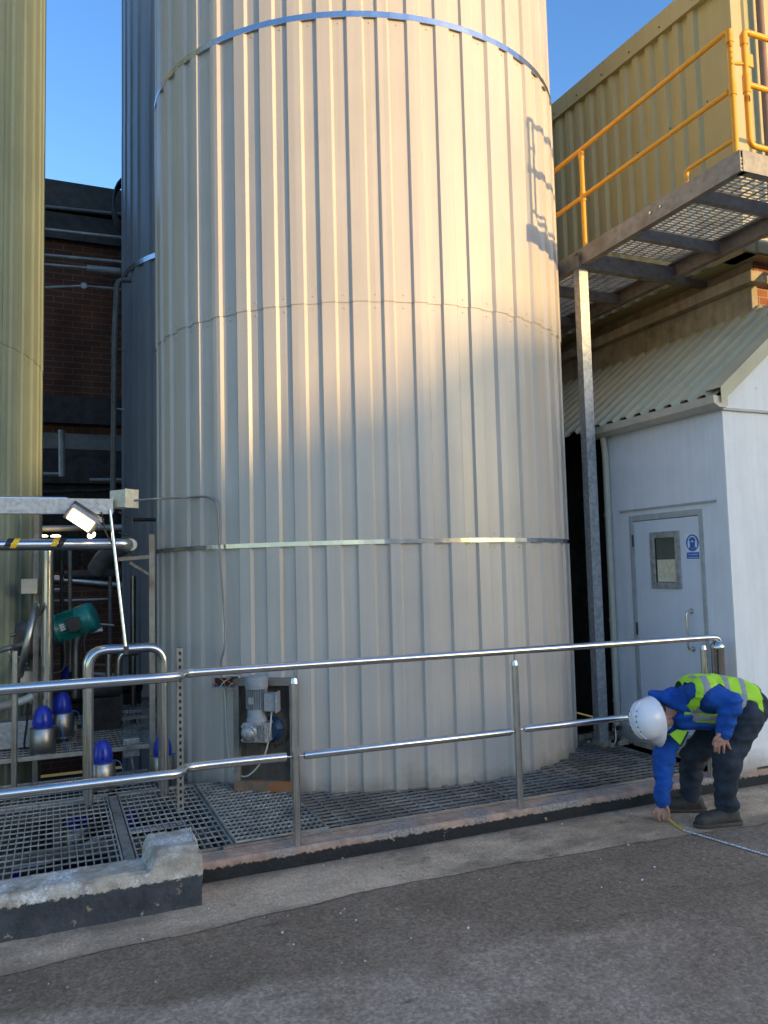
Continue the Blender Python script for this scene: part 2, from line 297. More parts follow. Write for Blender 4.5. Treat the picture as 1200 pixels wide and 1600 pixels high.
def arc(c, p0, p1, n=7):                 # rounded corner of a bent tube: from p0 to p1 with the sharp corner at c
    c, p0, p1 = Vector(c), Vector(p0), Vector(p1)
    return [(p0*(1-t)**2 + c*(2*t*(1-t)) + p1*t*t) for t in [i/(n-1) for i in range(n)]]
def bend(pts, r, n=7):
    pts = [Vector(p) for p in pts]; out = [pts[0]]
    for a, c, b in zip(pts, pts[1:], pts[2:]):
        r1 = min(r, (a-c).length*.49); r2 = min(r, (b-c).length*.49); out += arc(c, c+(a-c).normalized()*r1, c+(b-c).normalized()*r2, n)
    return out + [pts[-1]]
def smooth(pts, k=6):
    pts = [Vector(p) for p in pts]; out = []
    for i in range(len(pts)-1):
        p0 = pts[max(i-1, 0)]; p1 = pts[i]; p2 = pts[i+1]; p3 = pts[min(i+2, len(pts)-1)]
        for j in range(k):
            t = j/k; out.append(.5*((2*p1)+(p2-p0)*t+(2*p0-5*p1+4*p2-p3)*t*t+(3*p1-3*p2+p3-p0)*t**3))
    return out+[pts[-1]]
def copy_tree(o, parent=None):
    c = o.copy(); COL.objects.link(c); c.parent = parent
    for ch in list(o.children): copy_tree(ch, c)
    return c
# ------------------------------------------------------------------ ground
PX0, PX1, PY0, PY1 = -5.0, 6.1, 4.80, 13.9
g = MB(); B = 260
for (x0, x1, y0, y1) in ((-B, B, -B, PY0), (-B, PX0, PY0, PY1), (PX1, B, PY0, PY1), (-B, B, PY1, B)): g.add([(x0, y0, 0), (x1, y0, 0), (x1, y1, 0), (x0, y1, 0)], [(0, 1, 2, 3)])
tag(g.build('ground', 'asphalt'), kind='structure')
g = MB(); xs0 = [-14+.04*i for i in range(751)]
def edge_y(x):
    k = [(-14, 3.98), (-.5, 3.98), (1.4, 4.10), (1.9, 4.13), (3.4, 4.05), (4.6, 3.93), (17, 3.9)]
    for (a, ya), (b, yb) in zip(k, k[1:]):
        if a <= x <= b: y = ya+(yb-ya)*(x-a)/(b-a); break
    return y+.03*noise.noise(Vector((x*2.2, 0, 0)))+.014*noise.noise(Vector((x*9, 3, 0)))+.008*noise.noise(Vector((x*31, 5, 0)))
vs = [p for x in xs0 for p in ((x, edge_y(x), .004), (x, 4.62, .004))]; g.add(vs, [(2*i, 2*i+2, 2*i+3, 2*i+1) for i in range(len(xs0)-1)])
tag(g.build('path', 'slab'), kind='structure')
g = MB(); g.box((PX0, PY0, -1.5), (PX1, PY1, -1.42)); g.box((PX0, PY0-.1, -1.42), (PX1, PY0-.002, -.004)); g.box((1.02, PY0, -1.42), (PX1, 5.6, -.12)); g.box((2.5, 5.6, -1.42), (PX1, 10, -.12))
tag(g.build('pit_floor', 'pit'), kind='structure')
# ------------------------------------------------------------------ kerb and rough wall
g = MB(); n = 60; x0, x1 = .70, 9.0
pts = []
for i in range(n+1):
    x = x0+(x1-x0)*i/n; j = noise.noise(Vector((x*5, 0, 0)))*.008; pts.append([(x, 4.64+j, -.05), (x, 4.648+j, .09), (x, 4.665+j, .108), (x, 4.81, .110), (x, 4.81, -.05)])
vs = [p for q in pts for p in q]; fs = [(i*5+k, (i+1)*5+k, (i+1)*5+k+1, i*5+k+1) for i in range(n) for k in range(4)] + [(0, 1, 2, 3, 4), tuple(n*5+k for k in (4, 3, 2, 1, 0))]
g.add(vs, fs); tag(g.build('kerb', 'kerb'), 'low black painted kerb with worn pink top below the steel handrail', 'kerb')
g = MB(); g.obox((.95, 4.825, .118), (4.7, 4.825, .118), .022, .018)
tag(g.build('edge_trim', 'stainless'), 'bright steel trim strip along the back of the pink kerb top', 'trim')
# rough wall: lumpy block with a raised stub at its right end
def rough_wall():
    bm = bmesh.new(); nx, ny, nz_ = 300, 24, 20; X0, X1, Y0, Y1 = -3.0, .745, 4.34, 4.56
    def top(x, y):
        h = .225
        if x > .46: h += .085*min(1, (x-.46)/.04)*(1 if y > Y0+.03 else .75)
        return h
    vs = {}
    def V(i, j, k):
        key = (i, j, k)
        if key not in vs:
            x = X0+(X1-X0)*i/nx; yy1 = Y1 + (.10 if x > .47 else 0); y = Y0+(yy1-Y0)*j/ny; z = -.05+(top(x, y)+.05)*k/nz_
            p = Vector((x, y, z)); nrm = Vector((0, 0, 0))
            rr = .03
            fx = 1 if i == nx else 0
            d = Vector((noise.noise(p*9), noise.noise(p*9+Vector((7, 1, 3))), noise.noise(p*9+Vector((1, 8, 2)))))*.011 + Vector((noise.noise(p*55), noise.noise(p*55+Vector((7, 1, 3))), noise.noise(p*55+Vector((1, 8, 2)))))*.006
            # soften the arrises
            ty = min(1, (p.z-(top(x, y)-.03))/.03) if p.z > top(x, y)-.03 else 0
            if j == 0: p.y += .018*ty
            if i == nx: p.x -= .025*ty
            if k == nz_ and (j == 0): p.z -= .012
            vs[key] = bm.verts.new(p+d)
        return vs[key]
    def quad(*a):
        try: bm.faces.new(a)
        except ValueError: pass
    for i in range(nx):
        for k in range(nz_): quad(V(i, 0, k), V(i+1, 0, k), V(i+1, 0, k+1), V(i, 0, k+1)); quad(V(i, ny, k), V(i, ny, k+1), V(i+1, ny, k+1), V(i+1, ny, k))
        for j in range(ny): quad(V(i, j, nz_), V(i+1, j, nz_), V(i+1, j+1, nz_), V(i, j+1, nz_))
    for j in range(ny):
        for k in range(nz_): quad(V(nx, j, k), V(nx, j+1, k), V(nx, j+1, k+1), V(nx, j, k+1)); quad(V(0, j, k), V(0, j, k+1), V(0, j+1, k+1), V(0, j+1, k))
    me = bpy.data.meshes.new('rough_wall'); bm.to_mesh(me); bm.free(); me.materials.append(M['roughwall'])
    for p in me.polygons: p.use_smooth = True
    o = bpy.data.objects.new('low_wall', me); COL.objects.link(o)
    return tag(o, 'chipped low concrete wall with dark painted face and pale worn top', 'wall')
rough_wall()
# ------------------------------------------------------------------ tanks
AZ = R(21.5); TD = 5.95+1.70; TC = Vector((TD*math.sin(AZ), TD*math.cos(AZ)))
def cladding(cx, cy, a, b, rot, nrib, z0, z1, doff, phase, rib=.024, fl=.019, rtop=.42, seg=1):
    """trapezoidal sheet round an elliptic shell, between two heights"""
    N = 720; P = []; tot = 0; last = None; L = []
    for i in range(N+1):
        t = 2*math.pi*i/N; p = (a*math.cos(t), b*math.sin(t))
        if last: tot += math.hypot(p[0]-last[0], p[1]-last[1])
        L.append(tot); P.append(p); last = p
    pitch = tot/nrib; g = MB(); ring = []
    def pos(s):
        s %= tot; import bisect
        i = max(1, bisect.bisect_left(L, s)); f = (s-L[i-1])/(L[i]-L[i-1]); t = 2*math.pi*(i-1+f)/N
        return t
    rt = pitch*rtop
    for r in range(nrib):
        s0 = (r+phase)*pitch
        rv = random.Random(r*13+5); sw = (rv.random()-.5)*.012; rt = pitch*rtop*(1+.6*(rv.random()-.5)); mv = (rv.random()-.5)*.007; rm_ = (rv.random()-.5)*.004
        segs = [(0, 0), (fl, rib), (fl+rt*.5, rib+rm_), (fl+rt, rib), (2*fl+rt, 0), (2*fl+rt+(pitch-2*fl-rt)*.5, mv)]
        for ds, h in segs:
            t = pos(s0+ds+(sw if ds else 0)); nx, ny = math.cos(t)/a, math.sin(t)/b; l = math.hypot(nx, ny); o = doff+h
            x, y = a*math.cos(t)+nx/l*o, b*math.sin(t)+ny/l*o
            ring.append((cx+x*math.cos(rot)-y*math.sin(rot), cy+x*math.sin(rot)+y*math.cos(rot)))
    n = len(ring); vs = [(x, y, z) for z in (z0, z1) for x, y in ring]
    g.add(vs, [(j, (j+1) % n, n+(j+1) % n, n+j) for j in range(n)])
    if z1 < 7:
        for r in range(nrib):            # fixing screws along the sheet edges
            p = Vector(ring[(r*6+5) % n]); d = Vector((p[0]-cx, p[1]-cy, 0)).normalized()
            for zz in (z0+.06, z1-.06): q = Vector((p[0], p[1], max(zz, .3))); g.lathe([(.007, -.001), (.007, .005)], q, d, 6)
    return g
def strap(cx, cy, a, b, rot, z, h, off, th=.004, n=160, jit=0.):
    g = MB(); vs = []
    for k in range(n):
        t = 2*math.pi*k/n; nx, ny = math.cos(t)/a, math.sin(t)/b; l = math.hypot(nx, ny)
        for o, zz in ((off, z-h/2), (off+th, z-h/2), (off+th, z+h/2), (off, z+h/2)):
            o2 = o + jit*math.sin(k*2.9)
            x, y = a*math.cos(t)+nx/l*o2, b*math.sin(t)+ny/l*o2
            vs.append((cx+x*math.cos(rot)-y*math.sin(rot), cy+x*math.sin(rot)+y*math.cos(rot), zz))
    g.add(vs, [(k*4+j, k*4+(j+1) % 4, ((k+1) % n)*4+(j+1) % 4, ((k+1) % n)*4+j) for k in range(n) for j in range(4)])
    return g
def tank(name, label, cx, cy, a, b, rot, nrib, tiers, straps, m, phase, top, **kw):
    t = thing(name, label, 'tank', (cx, cy, 0))
    for i, (z0, z1, d, ph) in enumerate(tiers): cladding(cx, cy, a-.035, b-.035, rot, nrib, z0, z1, d, phase+ph, **kw).build('cladding', m, t)
    for z, h in straps: strap(cx, cy, a-.035, b-.035, rot, z, h, kw.get('rib', .024)+.006, jit=.0012).build('strap', 'chrome', t)
    g = MB(); g.lathe([(a*.99, 0), (a*1.0, .05), (a*.6, .35), (.1, .6)], (cx, cy, top), n=48); g.build('tank_top', m, t)
    return t
PH0 = .0
t_main = tank('storage_tank', 'tall cream ribbed tank with bright steel straps in the middle of the picture', TC.x, TC.y, 1.97, 1.70, -AZ, 47,
     [(-.13, 1.965, .004, 0), (1.955, 3.85, 0, 0), (3.835, 6.18, .007, 0), (6.17, 9.6, 0, 0)], [(1.962, .034), (6.18, .05)], 'cream', PH0, 9.6)
tank('storage_tank', 'dark blue grey ribbed tank behind the cream tank', 2.91, 11.75, 2.0, 2.0, 0, 50,
     [(-1.4, 2.3, 0, .3), (2.3, 4.0, .003, .3), (4.0, 6.05, 0, .3), (6.05, 8.3, .003, .3), (8.3, 12.6, 0, .3)], [(6.05, .07)], 'blue_clad', .3, 12.6)
tank('storage_tank', 'pale green ribbed tank at the left edge of the picture', -2.07, 8.73, 2.0, 2.0, 0, 58,
     [(-1.4, 3.85, 0, 0), (3.85, 8.05, .005, 0), (8.05, 10.5, .0, 0)], [], 'green_clad', .1, 10.5, rib=.012, fl=.03, rtop=.35)
def tank_pt(px, py, off=0):
    q = ray(px, py); ex = Vector((math.cos(AZ), -math.sin(AZ), 0)); ey = Vector((math.sin(AZ), math.cos(AZ), 0)); dx, dy = q.dot(ex), q.dot(ey); a, b = 1.97+off, 1.70+off
    A = (dx/a)**2+(dy/b)**2; Bq = -2*TD*dy/b**2; Cq = (TD/b)**2-1; t = (-Bq-math.sqrt(max(0, Bq*Bq-4*A*Cq)))/2/A; return CAM+q*t
# ------------------------------------------------------------------ deck gratings
def grating(label, x0, x1, y0, y1, z, px, py, m='grate', w=.006, d=.028, wy=None, dx=None, frame=True, name='floor_grating'):
    g = MB(); g.sm
    y = y0
    while y <= y1+1e-6: g.box((x0, y-w/2, z-(dx or d)), (x1, y+w/2, z)); y += py
    x = x0; wy = wy or w
    while x <= x1+1e-6: g.box((x-wy/2, y0, z-d+.001), (x+wy/2, y1, z-.001)); x += px
    if frame:
        for a, b in (((x0-.006, y0-.004), (x1+.006, y0+.006)), ((x0-.006, y1-.006), (x1+.006, y1+.004))): g.box((a[0], a[1], z-.035), (b[0], b[1], z+.002))
        for xx in (x0, x1): g.box((xx-.005, y0+.006, z-.035), (xx+.005, y1-.006, z+.0015))
    return tag(g.build(name, m), label, 'grating', 'floor gratings of the raised deck')
Z = .112
grating('open square grating over pipework behind the chipped low wall at the left edge', -1.10, .385, 4.58, 6.35, Z, .043, .105, w=.010, d=.022, wy=.0065, dx=.007)
grating('open square grating between the chipped wall stub and the hoop rail', .47, 1.02, 4.86, 6.35, Z, .043, .105, w=.010, d=.022, wy=.0065, dx=.007)
grating('fine grey grating panel beside the gearmotor, left of the long panels', 1.04, 1.62, 4.86, 6.3, Z+.018, .036, .075, w=.010, d=.024, wy=.008, dx=.012)
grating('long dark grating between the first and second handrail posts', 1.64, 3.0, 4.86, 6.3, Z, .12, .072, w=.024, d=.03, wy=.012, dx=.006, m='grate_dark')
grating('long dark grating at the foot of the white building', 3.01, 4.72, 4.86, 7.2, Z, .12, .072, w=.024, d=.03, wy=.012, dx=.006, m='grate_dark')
grating('dark grating strip beyond the hoop rails at the left', -1.6, .75, 6.42, 7.05, Z, .043, .105, w=.010, d=.022, wy=.0065, dx=.007)
grating('raised far grating beside the green tank', -.6, 1.3, 7.25, 8.3, .28, .043, .105, w=.012, d=.02, wy=.007, dx=.008)
grating('farthest raised grating in front of the dark blue tank', -.5, 1.4, 8.4, 9.6, .34, .043, .105, w=.012, d=.02, wy=.007, dx=.008)
# galvanised bearers and pipes under the open grating
def pipe(name, pts, r, m, label, cat='pipe', n=12, bendr=None, group=None):
    g = MB(); g.tube(bend(pts, bendr) if bendr else pts, r, n); return tag(g.build(name, m), label, cat, group)
t = thing('support_frame', 'galvanised bearer frame under the open square gratings', 'frame', (.4, 5.5, -.1))
for a, b in (((.427, 4.6, .075), (.427, 6.4, .075)),): g = MB(); g.obox(a, b, .06, .07); g.build('bearer', 'galv_brown', t)
g = MB(); g.obox((-2, 5.42, .035), (1.02, 5.42, .035), .05, .06); g.build('bearer', 'galv_brown', t)
g = MB(); g.obox((-2, 6.385, .05), (1.62, 6.385, .05), .06, .12); g.build('bearer', 'galv_brown', t)
for x, y in ((-.25, 5.42), (.427, 5.45), (.427, 6.36), (-1.2, 5.42), (.05, 6.385), (.95, 5.42)):
    g = MB(); g.box((x-.03, y-.03, -1.42), (x+.03, y+.03, .0)); g.build('leg', 'galv_brown', t)
pipe('pipe', [(-2.5, 5.75, -.12), (.05, 5.75, -.12), (.3, 5.9, -.05), (.9, 5.95, -.05)], .028, 'dullsteel', 'thin steel pipe running just below the open square grating', bendr=.15)
pipe('pipe', [(-2.5, 5.0, -.55), (1.0, 5.0, -.55)], .06, 'dullsteel', 'thick steel pipe deep below the open grating nearest the low wall')
pipe('pipe', [(-2.5, 6.0, -.6), (1.0, 6.0, -.6)], .06, 'rust', 'rusty pipe deep under the rear of the open grating')
for i, (x, y) in enumerate(((-.32, 5.1), (.18, 5.15), (.62, 5.2), (.28, 5.6))):
    pipe('pipe', [(x, y, -1.4), (x, y, -.25)], .03, 'dullsteel', ['upright pipe under the grating by the left picture edge', 'upright pipe under the grating left of the bearer', 'upright pipe under the grating right of the bearer', 'upright pipe under the middle of the grating'][i])
pipe('hose', [(-.05, 4.9, -.6), (.02, 5.0, -.25), (.3, 5.25, -.08), (.62, 5.4, -.02), (.85, 5.5, -.2)], .007, 'bluehose', 'blue air hose looping below the open square grating', 'hose', bendr=.15, n=8)
pipe('hose', [(.25, 5.9, -.3), (.6, 5.6, -.06), (.75, 5.5, -.1), (.9, 5.2, -.3)], .009, 'yelltape', 'short yellow hose under the grating near the wall stub', 'hose', bendr=.15, n=8)
def valve(label, p, zb, s=1., hose=True):
    x, y, z = p; t = thing('valve', label, 'valve', (x, y, zb), 'blue domed actuator valves')
    g = MB(); g.lathe([(.045*s, zb), (.045*s, z-.26*s), (.082*s, z-.255*s), (.086*s, z-.25*s), (.086*s, z-.085*s), (.080*s, z-.08*s), (.066*s, z-.078*s)], (x, y, 0)); g.build('body', 'dullsteel', t)
    g = MB(); g.lathe([(.063*s, -.08*s), (.068*s, -.06*s), (.068*s, -.03*s), (.060*s, .01*s), (.046*s, .045*s), (.028*s, .062*s), (.004, .068*s)], (x, y, z)); g.box((x-.008*s, y-.070*s, z-.05*s), (x+.008*s, y-.055*s, z+.02*s))
    for k in range(8): a = k*math.pi/4; g.box((x+.064*s*math.cos(a)-.006*s, y+.064*s*math.sin(a)-.006*s, z-.055*s), (x+.064*s*math.cos(a)+.006*s, y+.064*s*math.sin(a)+.006*s, z-.04*s))
    g.build('dome', 'valveblue', t)
    g = MB(); g.lathe([(.0875*s, z-.262*s), (.0875*s, z-.252*s)], (x, y, 0)); g.build('collar', 'stainless', t)
    if hose:
        g = MB(); g.tube(bend([(x+.06*s, y-.02, z-.07*s), (x+.12*s, y-.03, z-.08*s), (x+.16*s, y, z-.3*s), (x+.2*s, y+.05, zb)], .08), .004, 6); g.build('air_hose', 'bluehose', t)
    return t
def vp(px, py, Y): p = at(px, py, Y=Y); return (p.x, p.y, p.z)
valve('blue domed valve standing between the legs of the hoop rail', vp(160, 1172, 6.55), .1, 1.12)
valve('blue domed valve behind the right leg of the hoop rail', vp(254, 1163, 6.6), .1, 1.05)
valve('blue domed valve with tall grey body beside the thick upright pipe', vp(67, 1118, 7.35), .28, 1.2)
valve('blue domed valve on tall grey body behind its neighbour, left of the hoop', vp(97, 1096, 7.75), .28, 1.2)
valve('blue domed valve half hidden behind the top handrail under the teal motor', vp(108, 1052, 8.9), .34, 1.2)
valve('blue domed valve seen through the grating below the lower rail', tuple(at(122, 1268, Z=-.22)), -.9, 1.45, False)
valve('blue domed valve seen through the grating at the left picture edge', tuple(at(12, 1358, Z=-.22)), -.9, 1.1, False)
valve('blue domed valve seen through the grating between bearer and wall stub', tuple(at(203, 1280, Z=-.25)), -.9, 1.1, False)
# ------------------------------------------------------------------ stainless handrails
YR = 4.70
t = thing('handrail', 'long stainless handrail with two posts on the kerb in front of the cream tank', 'handrail', (2.8, YR, .11))
zt, zm = 1.165, .625
def P(px, py, **k): return at(px, py, **k)
r = .0245
topL, topR = Vector((.665, YR, 1.178)), Vector((4.70, YR, 1.157))
g = MB(); g.tube(bend([topL, topR, (4.82, YR, 1.15), (4.82, YR, 1.0)], .05), r, 16); g.build('rail', 'stainless', t)
for (xa, xb) in ((1.425, 2.90), (3.0, 4.05)):
    g = MB(); g.tube([(xa, YR, .630), (xa+.01, YR, .630), (xb-.01, YR, .622), (xb, YR, .622)], r, 16, rs=[r*.8, r, r, r*.8]); g.tube([(xa-.05, YR, .63), (xa, YR, .63)], .006, 8); g.tube([(xb, YR, .62), (xb+.05, YR, .62)], .006, 8); g.build('middle_rail', 'stainless', t)
g = MB(); g.tube([(1.30, YR, .632), (1.36, YR, .632)], .006, 8); g.build('pin', 'stainless', t)
for (x, xb) in ((1.37, 1.355), (2.945, 2.86), (4.655, 4.50)):
    g = MB(); xx = x if x < 4 else 4.655
    g.tube([(xx, YR-.01, .105), (xx, YR, 1.075)], r*1.0, 16); g.tube([(xx, YR, 1.07), (xx, YR, 1.10)], r*1.02, 16, rs=[r*1.04, r*.8]); g.build('post', 'stainless', t)
    g = MB(); g.tube([(xx, YR, 1.10), (xx, YR, 1.16)], .006, 8); g.build('pin', 'stainless', t)
g = MB(); g.lathe([(.052, .105), (.052, 1.06), (.055, 1.065), (.055, 1.085), (.050, 1.10), (.03, 1.125), (.005, 1.13)], (4.80, YR, 0), n=28); g.build('end_post', 'stainless', t)
# thick left rails with swan necks
rl = .030; YL = 4.53
t2 = thing('handrail', 'thick stainless double rail with swan neck ends over the open grating at left', 'handrail', (-1, YL, .11))
g = MB(); g.tube(bend([(-3.5, YL, 1.187), (.57, YL, 1.183), (.66, YL+.02, 1.183), (.70, YR-.02, 1.18), (.75, YR, 1.178)], .07, 8), rl*.95, 16); g.build('top_rail', 'stainless', t2)
g = MB(); g.tube(bend([(-3.5, YL, .667), (.55, YL, .655), (.66, YL+.01, .65), (.70, YR-.02, .645), (.82, YR, .642), (1.22, YR, .636), (1.31, YR, .634)], .06, 8), rl*.9, 16); g.build('lower_rail', 'stainless', t2)
for x in (-1.2, -2.8): g = MB(); g.tube([(x, YL, .1), (x, YL, 1.17)], rl, 14); g.build('post', 'stainless', t2)
# hoops
def hoop(label, Y, dx, dz=0):
    a = at(139, 1240, Y=Y); b = at(257, 1240, Y=Y); tp = at(197, 1014, Y=Y).z + dz
    g = MB(); g.tube(bend([(a.x+dx, Y, .08), (a.x+dx, Y, tp), (b.x+dx, Y, tp), (b.x+dx, Y, .08)], .13, 9), .031, 16)
    return tag(g.build('hoop_rail', 'stainless'), label, 'rail', 'hoop rails')
hoop('front stainless hoop rail tied to the thin slanting tube', 6.15, 0)
hoop('rear stainless hoop rail just behind the front hoop', 6.42, -.015, .01)
# ------------------------------------------------------------------ slotted post
p = at(281, 1012, Y=5.75); g = MB(); xx, yy = p.x, p.y
z = .1; g.box((xx-.021, yy-.002, .1), (xx-.008, yy+.002, p.z)); g.box((xx+.008, yy-.002, .1), (xx+.021, yy+.002, p.z)); g.box((xx-.023, yy-.002, .1), (xx-.021, yy+.03, p.z))
while z < p.z: g.box((xx-.008, yy-.002, z), (xx+.008, yy+.002, z+.024)); z += .048
g.box((xx-.02, yy+.030, .1), (xx+.02, yy+.032, p.z))
g.cur = 1; g.box((xx-.019, yy+.020, .1), (xx+.019, yy+.028, p.z))
tag(g.build('slotted_post', ['postmetal', 'black']), 'slotted upright channel post against the foot of the cream tank', 'post')
# ------------------------------------------------------------------ gearmotor and its recess on the cream tank
mp = tank_pt(414, 1150, .05); az = math.atan2(mp.x-TC.x, mp.y-TC.y); 
nrm = Vector((mp.x-TC.x, mp.y-TC.y, 0)).normalized(); nrm = (nrm + Vector((-.12, -.75, 0))).normalized(); tg = Vector((-nrm.y, nrm.x, 0));
if tg.x < 0: tg = -tg
def ml(u, w, z): return mp + tg*u - nrm*(-w) + Vector((0, 0, z-mp.z))   # u sideways, w out of the tank, z height
def mbox(g, u0, u1, w0, w1, z0, z1):
    M4 = Matrix((tg, nrm, Vector((0, 0, 1)))).transposed().to_4x4(); M4.translation = Vector((mp.x, mp.y, 0)); g.box((u0, w0, z0), (u1, w1, z1), M4)
t = thing('access_hatch', 'rusty framed recess in the foot of the cream tank behind the gearmotor', 'hatch', (mp.x, mp.y, .1))
zb_, zt_ = .20, .90; ul, ur = -.185, .205
for u0, u1, z0, z1 in ((ul-.045, ul, zb_, zt_), (ur, ur+.045, zb_, zt_), (ul-.045, ur+.045, zt_, zt_+.05), (ul-.045, ur+.045, .12, zb_)):
    g = MB(); mbox(g, u0, u1, -.2, .05, z0, z1); g.build('frame', 'rust' if z1 < .3 else 'hatchframe', t, .003)
g = MB(); mbox(g, ul, ur, -.09, .004, zb_, zt_); g.build('back_plate', 'rustplate', t)
g = MB(); c = ml(.06, .005, .58); g.lathe([(.14, 0), (.14, .012), (.125, .012), (.125, .02), (.1, .02)], c, nrm, 32)
for k in range(8): a = k*math.pi/4; q = c + tg*(.131*math.cos(a)) + Vector((0, 0, .131*math.sin(a))); g.lathe([(.01, .01), (.01, .025)], q, nrm, 6)
g.build('flange_ring', 'rustplate', t)
t = thing('gearmotor', 'grey upright gearmotor with blue flange mounted low on the cream tank', 'motor', (mp.x, mp.y, .5))
g = MB(); c = ml(.06, .02, .58); g.lathe([(.095, 0), (.095, .04), (.06, .05), (.06, .09)], c, nrm, 28)
for k in range(6): a = k*math.pi/3; q = c+tg*(.088*math.cos(a))+Vector((0, 0, .088*math.sin(a))); g.lathe([(.009, .03), (.009, .055)], q, nrm, 6)
g.build('mounting_flange', 'navyflange', t)
g = MB(); mbox(g, -.11, .085, .06, .20, .515, .655)
for k in range(4): mbox(g, .0+k*.02, .006+k*.02, .19, .215, .53, .64)
c = ml(-.055, .20, .585); g.lathe([(.062, 0), (.062, .012), (.045, .02), (.045, .045), (.03, .055), (.006, .056)], c, nrm, 24)
for k in range(4): a = math.pi/4+k*math.pi/2; q = c+tg*(.07*math.cos(a))+Vector((0, 0, .07*math.sin(a))); g.lathe([(.011, 0), (.011, .02)], q, nrm, 6)
g.build('gearbox', 'casting', t, .006)
c = ml(-.02, .13, 0); g = MB(); g.lathe([(.075, .655), (.075, .68), (.068, .685), (.068, .74), (.062, .75), (.062, .90)], c, n=28)
for k in range(30): a = 2*math.pi*k/30; q = c+Vector((.07*math.cos(a), .07*math.sin(a), 0)); g.obox((q.x, q.y, .75), (q.x, q.y, .895), .003, .018, Vector((math.cos(a), math.sin(a), 0)))
g.build('motor_body', 'motorgrey', t)
g = MB(); g.lathe([(.083, .895), (.084, .90), (.084, .96), (.078, .98), (.06, .99), (.01, .992)], c, n=28); g.build('fan_cowl', 'motorgrey', t)
g = MB(); mbox(g, .05, .135, .10, .19, .735, .865); mbox(g, .135, .15, .09, .2, .725, .875); g.build('terminal_box', 'motorgrey', t, .006)
g = MB(); mbox(g, -.06, -.02, .19, .205, .79, .84); g.build('rating_plate', 'dullsteel', t)
# open junction box above
q = tank_pt(356, 1066, .06); t = thing('junction_box', 'open grey wiring box with loose orange wires on the cream tank', 'junction box', (q.x, q.y, q.z))
M4 = Matrix((tg, nrm, Vector((0, 0, 1)))).transposed().to_4x4(); M4.translation = q
g = MB()
for a, b in (((-.11, -.03, -.035), (.11, .0, .035)), ((-.11, 0, -.035), (.11, .06, -.029)), ((-.11, 0, -.029), (-.105, .06, .03)), ((.105, 0, -.029), (.11, .06, .03))): g.box(a, b, M4)
g.cur = 1; g.box((-.104, .0005, -.028), (.104, .002, .034), M4); g.build('case', ['motorgrey', 'black'], t)
g = MB(); g.box((.02, .002, .03), (.105, .09, .036), M4 @ Matrix.Rotation(R(18), 4, 'X')); g.build('lid', 'beige', t)
for k in range(5):
    g = MB(); a = [M4 @ Vector((-.07+.03*k+.03*j*(1 if k % 2 else -.5)+random.uniform(-.01, .01), .02+random.uniform(0, .04), -.02+.022*j+random.uniform(-.008, .008))) for j in range(4)]; g.tube(smooth(a, 4), .0038, 6); g.build('wire', 'orange' if k % 2 == 0 else 'whitecable', t)
# cables
c0 = M4 @ Vector((-.02, .03, -.036)); pts = [c0, c0+Vector((.01, 0, -.12)), tank_pt(354, 1140, .07), tank_pt(358, 1180, .07), tank_pt(368, 1206, .09), tank_pt(385, 1213, .12), tank_pt(405, 1195, .15), tank_pt(418, 1165, .2), ml(.10, .15, .735)]
g = MB(); g.tube(smooth(pts), .0062, 8); tag(g.build('cable', 'whitecable'), 'pale cable hanging in a loop from the wiring box to the gearmotor', 'cable')
g = MB(); yb = 6.25; a0 = at(210, 782, Y=yb)
pts = [a0, at(250, 779, Y=yb-.12), tank_pt(285, 778, .05), tank_pt(322, 777, .03)]
pts = pts[:-1] + [tank_pt(318, 776, .03), tank_pt(334, 782, .03), tank_pt(340, 800, .03), tank_pt(344, 870, .03), tank_pt(349, 940, .03), tank_pt(352, 985, .04), tank_pt(350, 1015, .06), tank_pt(345, 1035, .06), tank_pt(346, 1058, .06)]
g.tube(smooth(pts), .0085, 8); tag(g.build('conduit', 'greycable'), 'thin grey conduit bending down the lower left of the cream tank', 'conduit')
# ------------------------------------------------------------------ beam, junction box and lamp at the left
yb = 6.3
a, b = at(0, 794, Y=yb), at(176, 789, Y=yb); zc = (a.z+b.z)/2
g = MB(); h = .052; g.box((-2.5, yb-.05, zc-h), (b.x, yb-.044, zc+h)); g.box((-2.5, yb-.05, zc+h), (b.x, yb+.02, zc+h+.005)); g.box((-2.5, yb-.05, zc-h-.005), (b.x, yb+.02, zc-h))
for k in range(4): g.lathe([(.007, 0), (.007, .008)], (b.x-.1-.06*(k % 2), yb-.05, zc-.02+.04*(k//2)), (0, -1, 0), 6)
tag(g.build('channel_beam', 'galv'), 'horizontal galvanised channel beam reaching in from the left edge', 'beam')
p = at(192, 780, Y=yb); t = thing('junction_box', 'square cream junction box on the end of the galvanised beam', 'junction box', tuple(p))
M4 = Matrix.Translation(p) @ Matrix.Rotation(R(38), 4, 'Z'); g = MB(); g.box((-.05, -.075, -.068), (.07, .09, .068), M4); g.build('case', 'creambox', t, .006)
g = MB(); g.box((-.058, -.09, -.072), (.076, -.076, .072), M4); g.build('lid', 'creambox', t, .004)
pipe('pipe', [(-2.5, yb+.04, at(0, 778, Y=yb).z), (at(108, 778, Y=yb).x, yb+.04, at(108, 778, Y=yb).z), (at(112, 786, Y=yb).x, yb+.04, at(112, 786, Y=yb).z-.03)], .011, 'stainless', 'thin stainless tube lying along the top of the galvanised beam', bendr=.03)
# slanting tube
pipe('tube', [at(172, 797, Y=6.25), at(197, 1016, Y=6.13)], .013, 'stainless', 'thin stainless tube slanting from the beam down to the hoop rail', 'tube')
g = MB(); c = at(197, 1016, Y=6.13); g.box((c.x-.018, c.y-.02, c.z-.03), (c.x+.018, c.y+.05, c.z+.03)); tag(g.build('pipe_clamp', 'dark'), 'small dark clamp joining the slanting tube to the hoop rail', 'clamp')
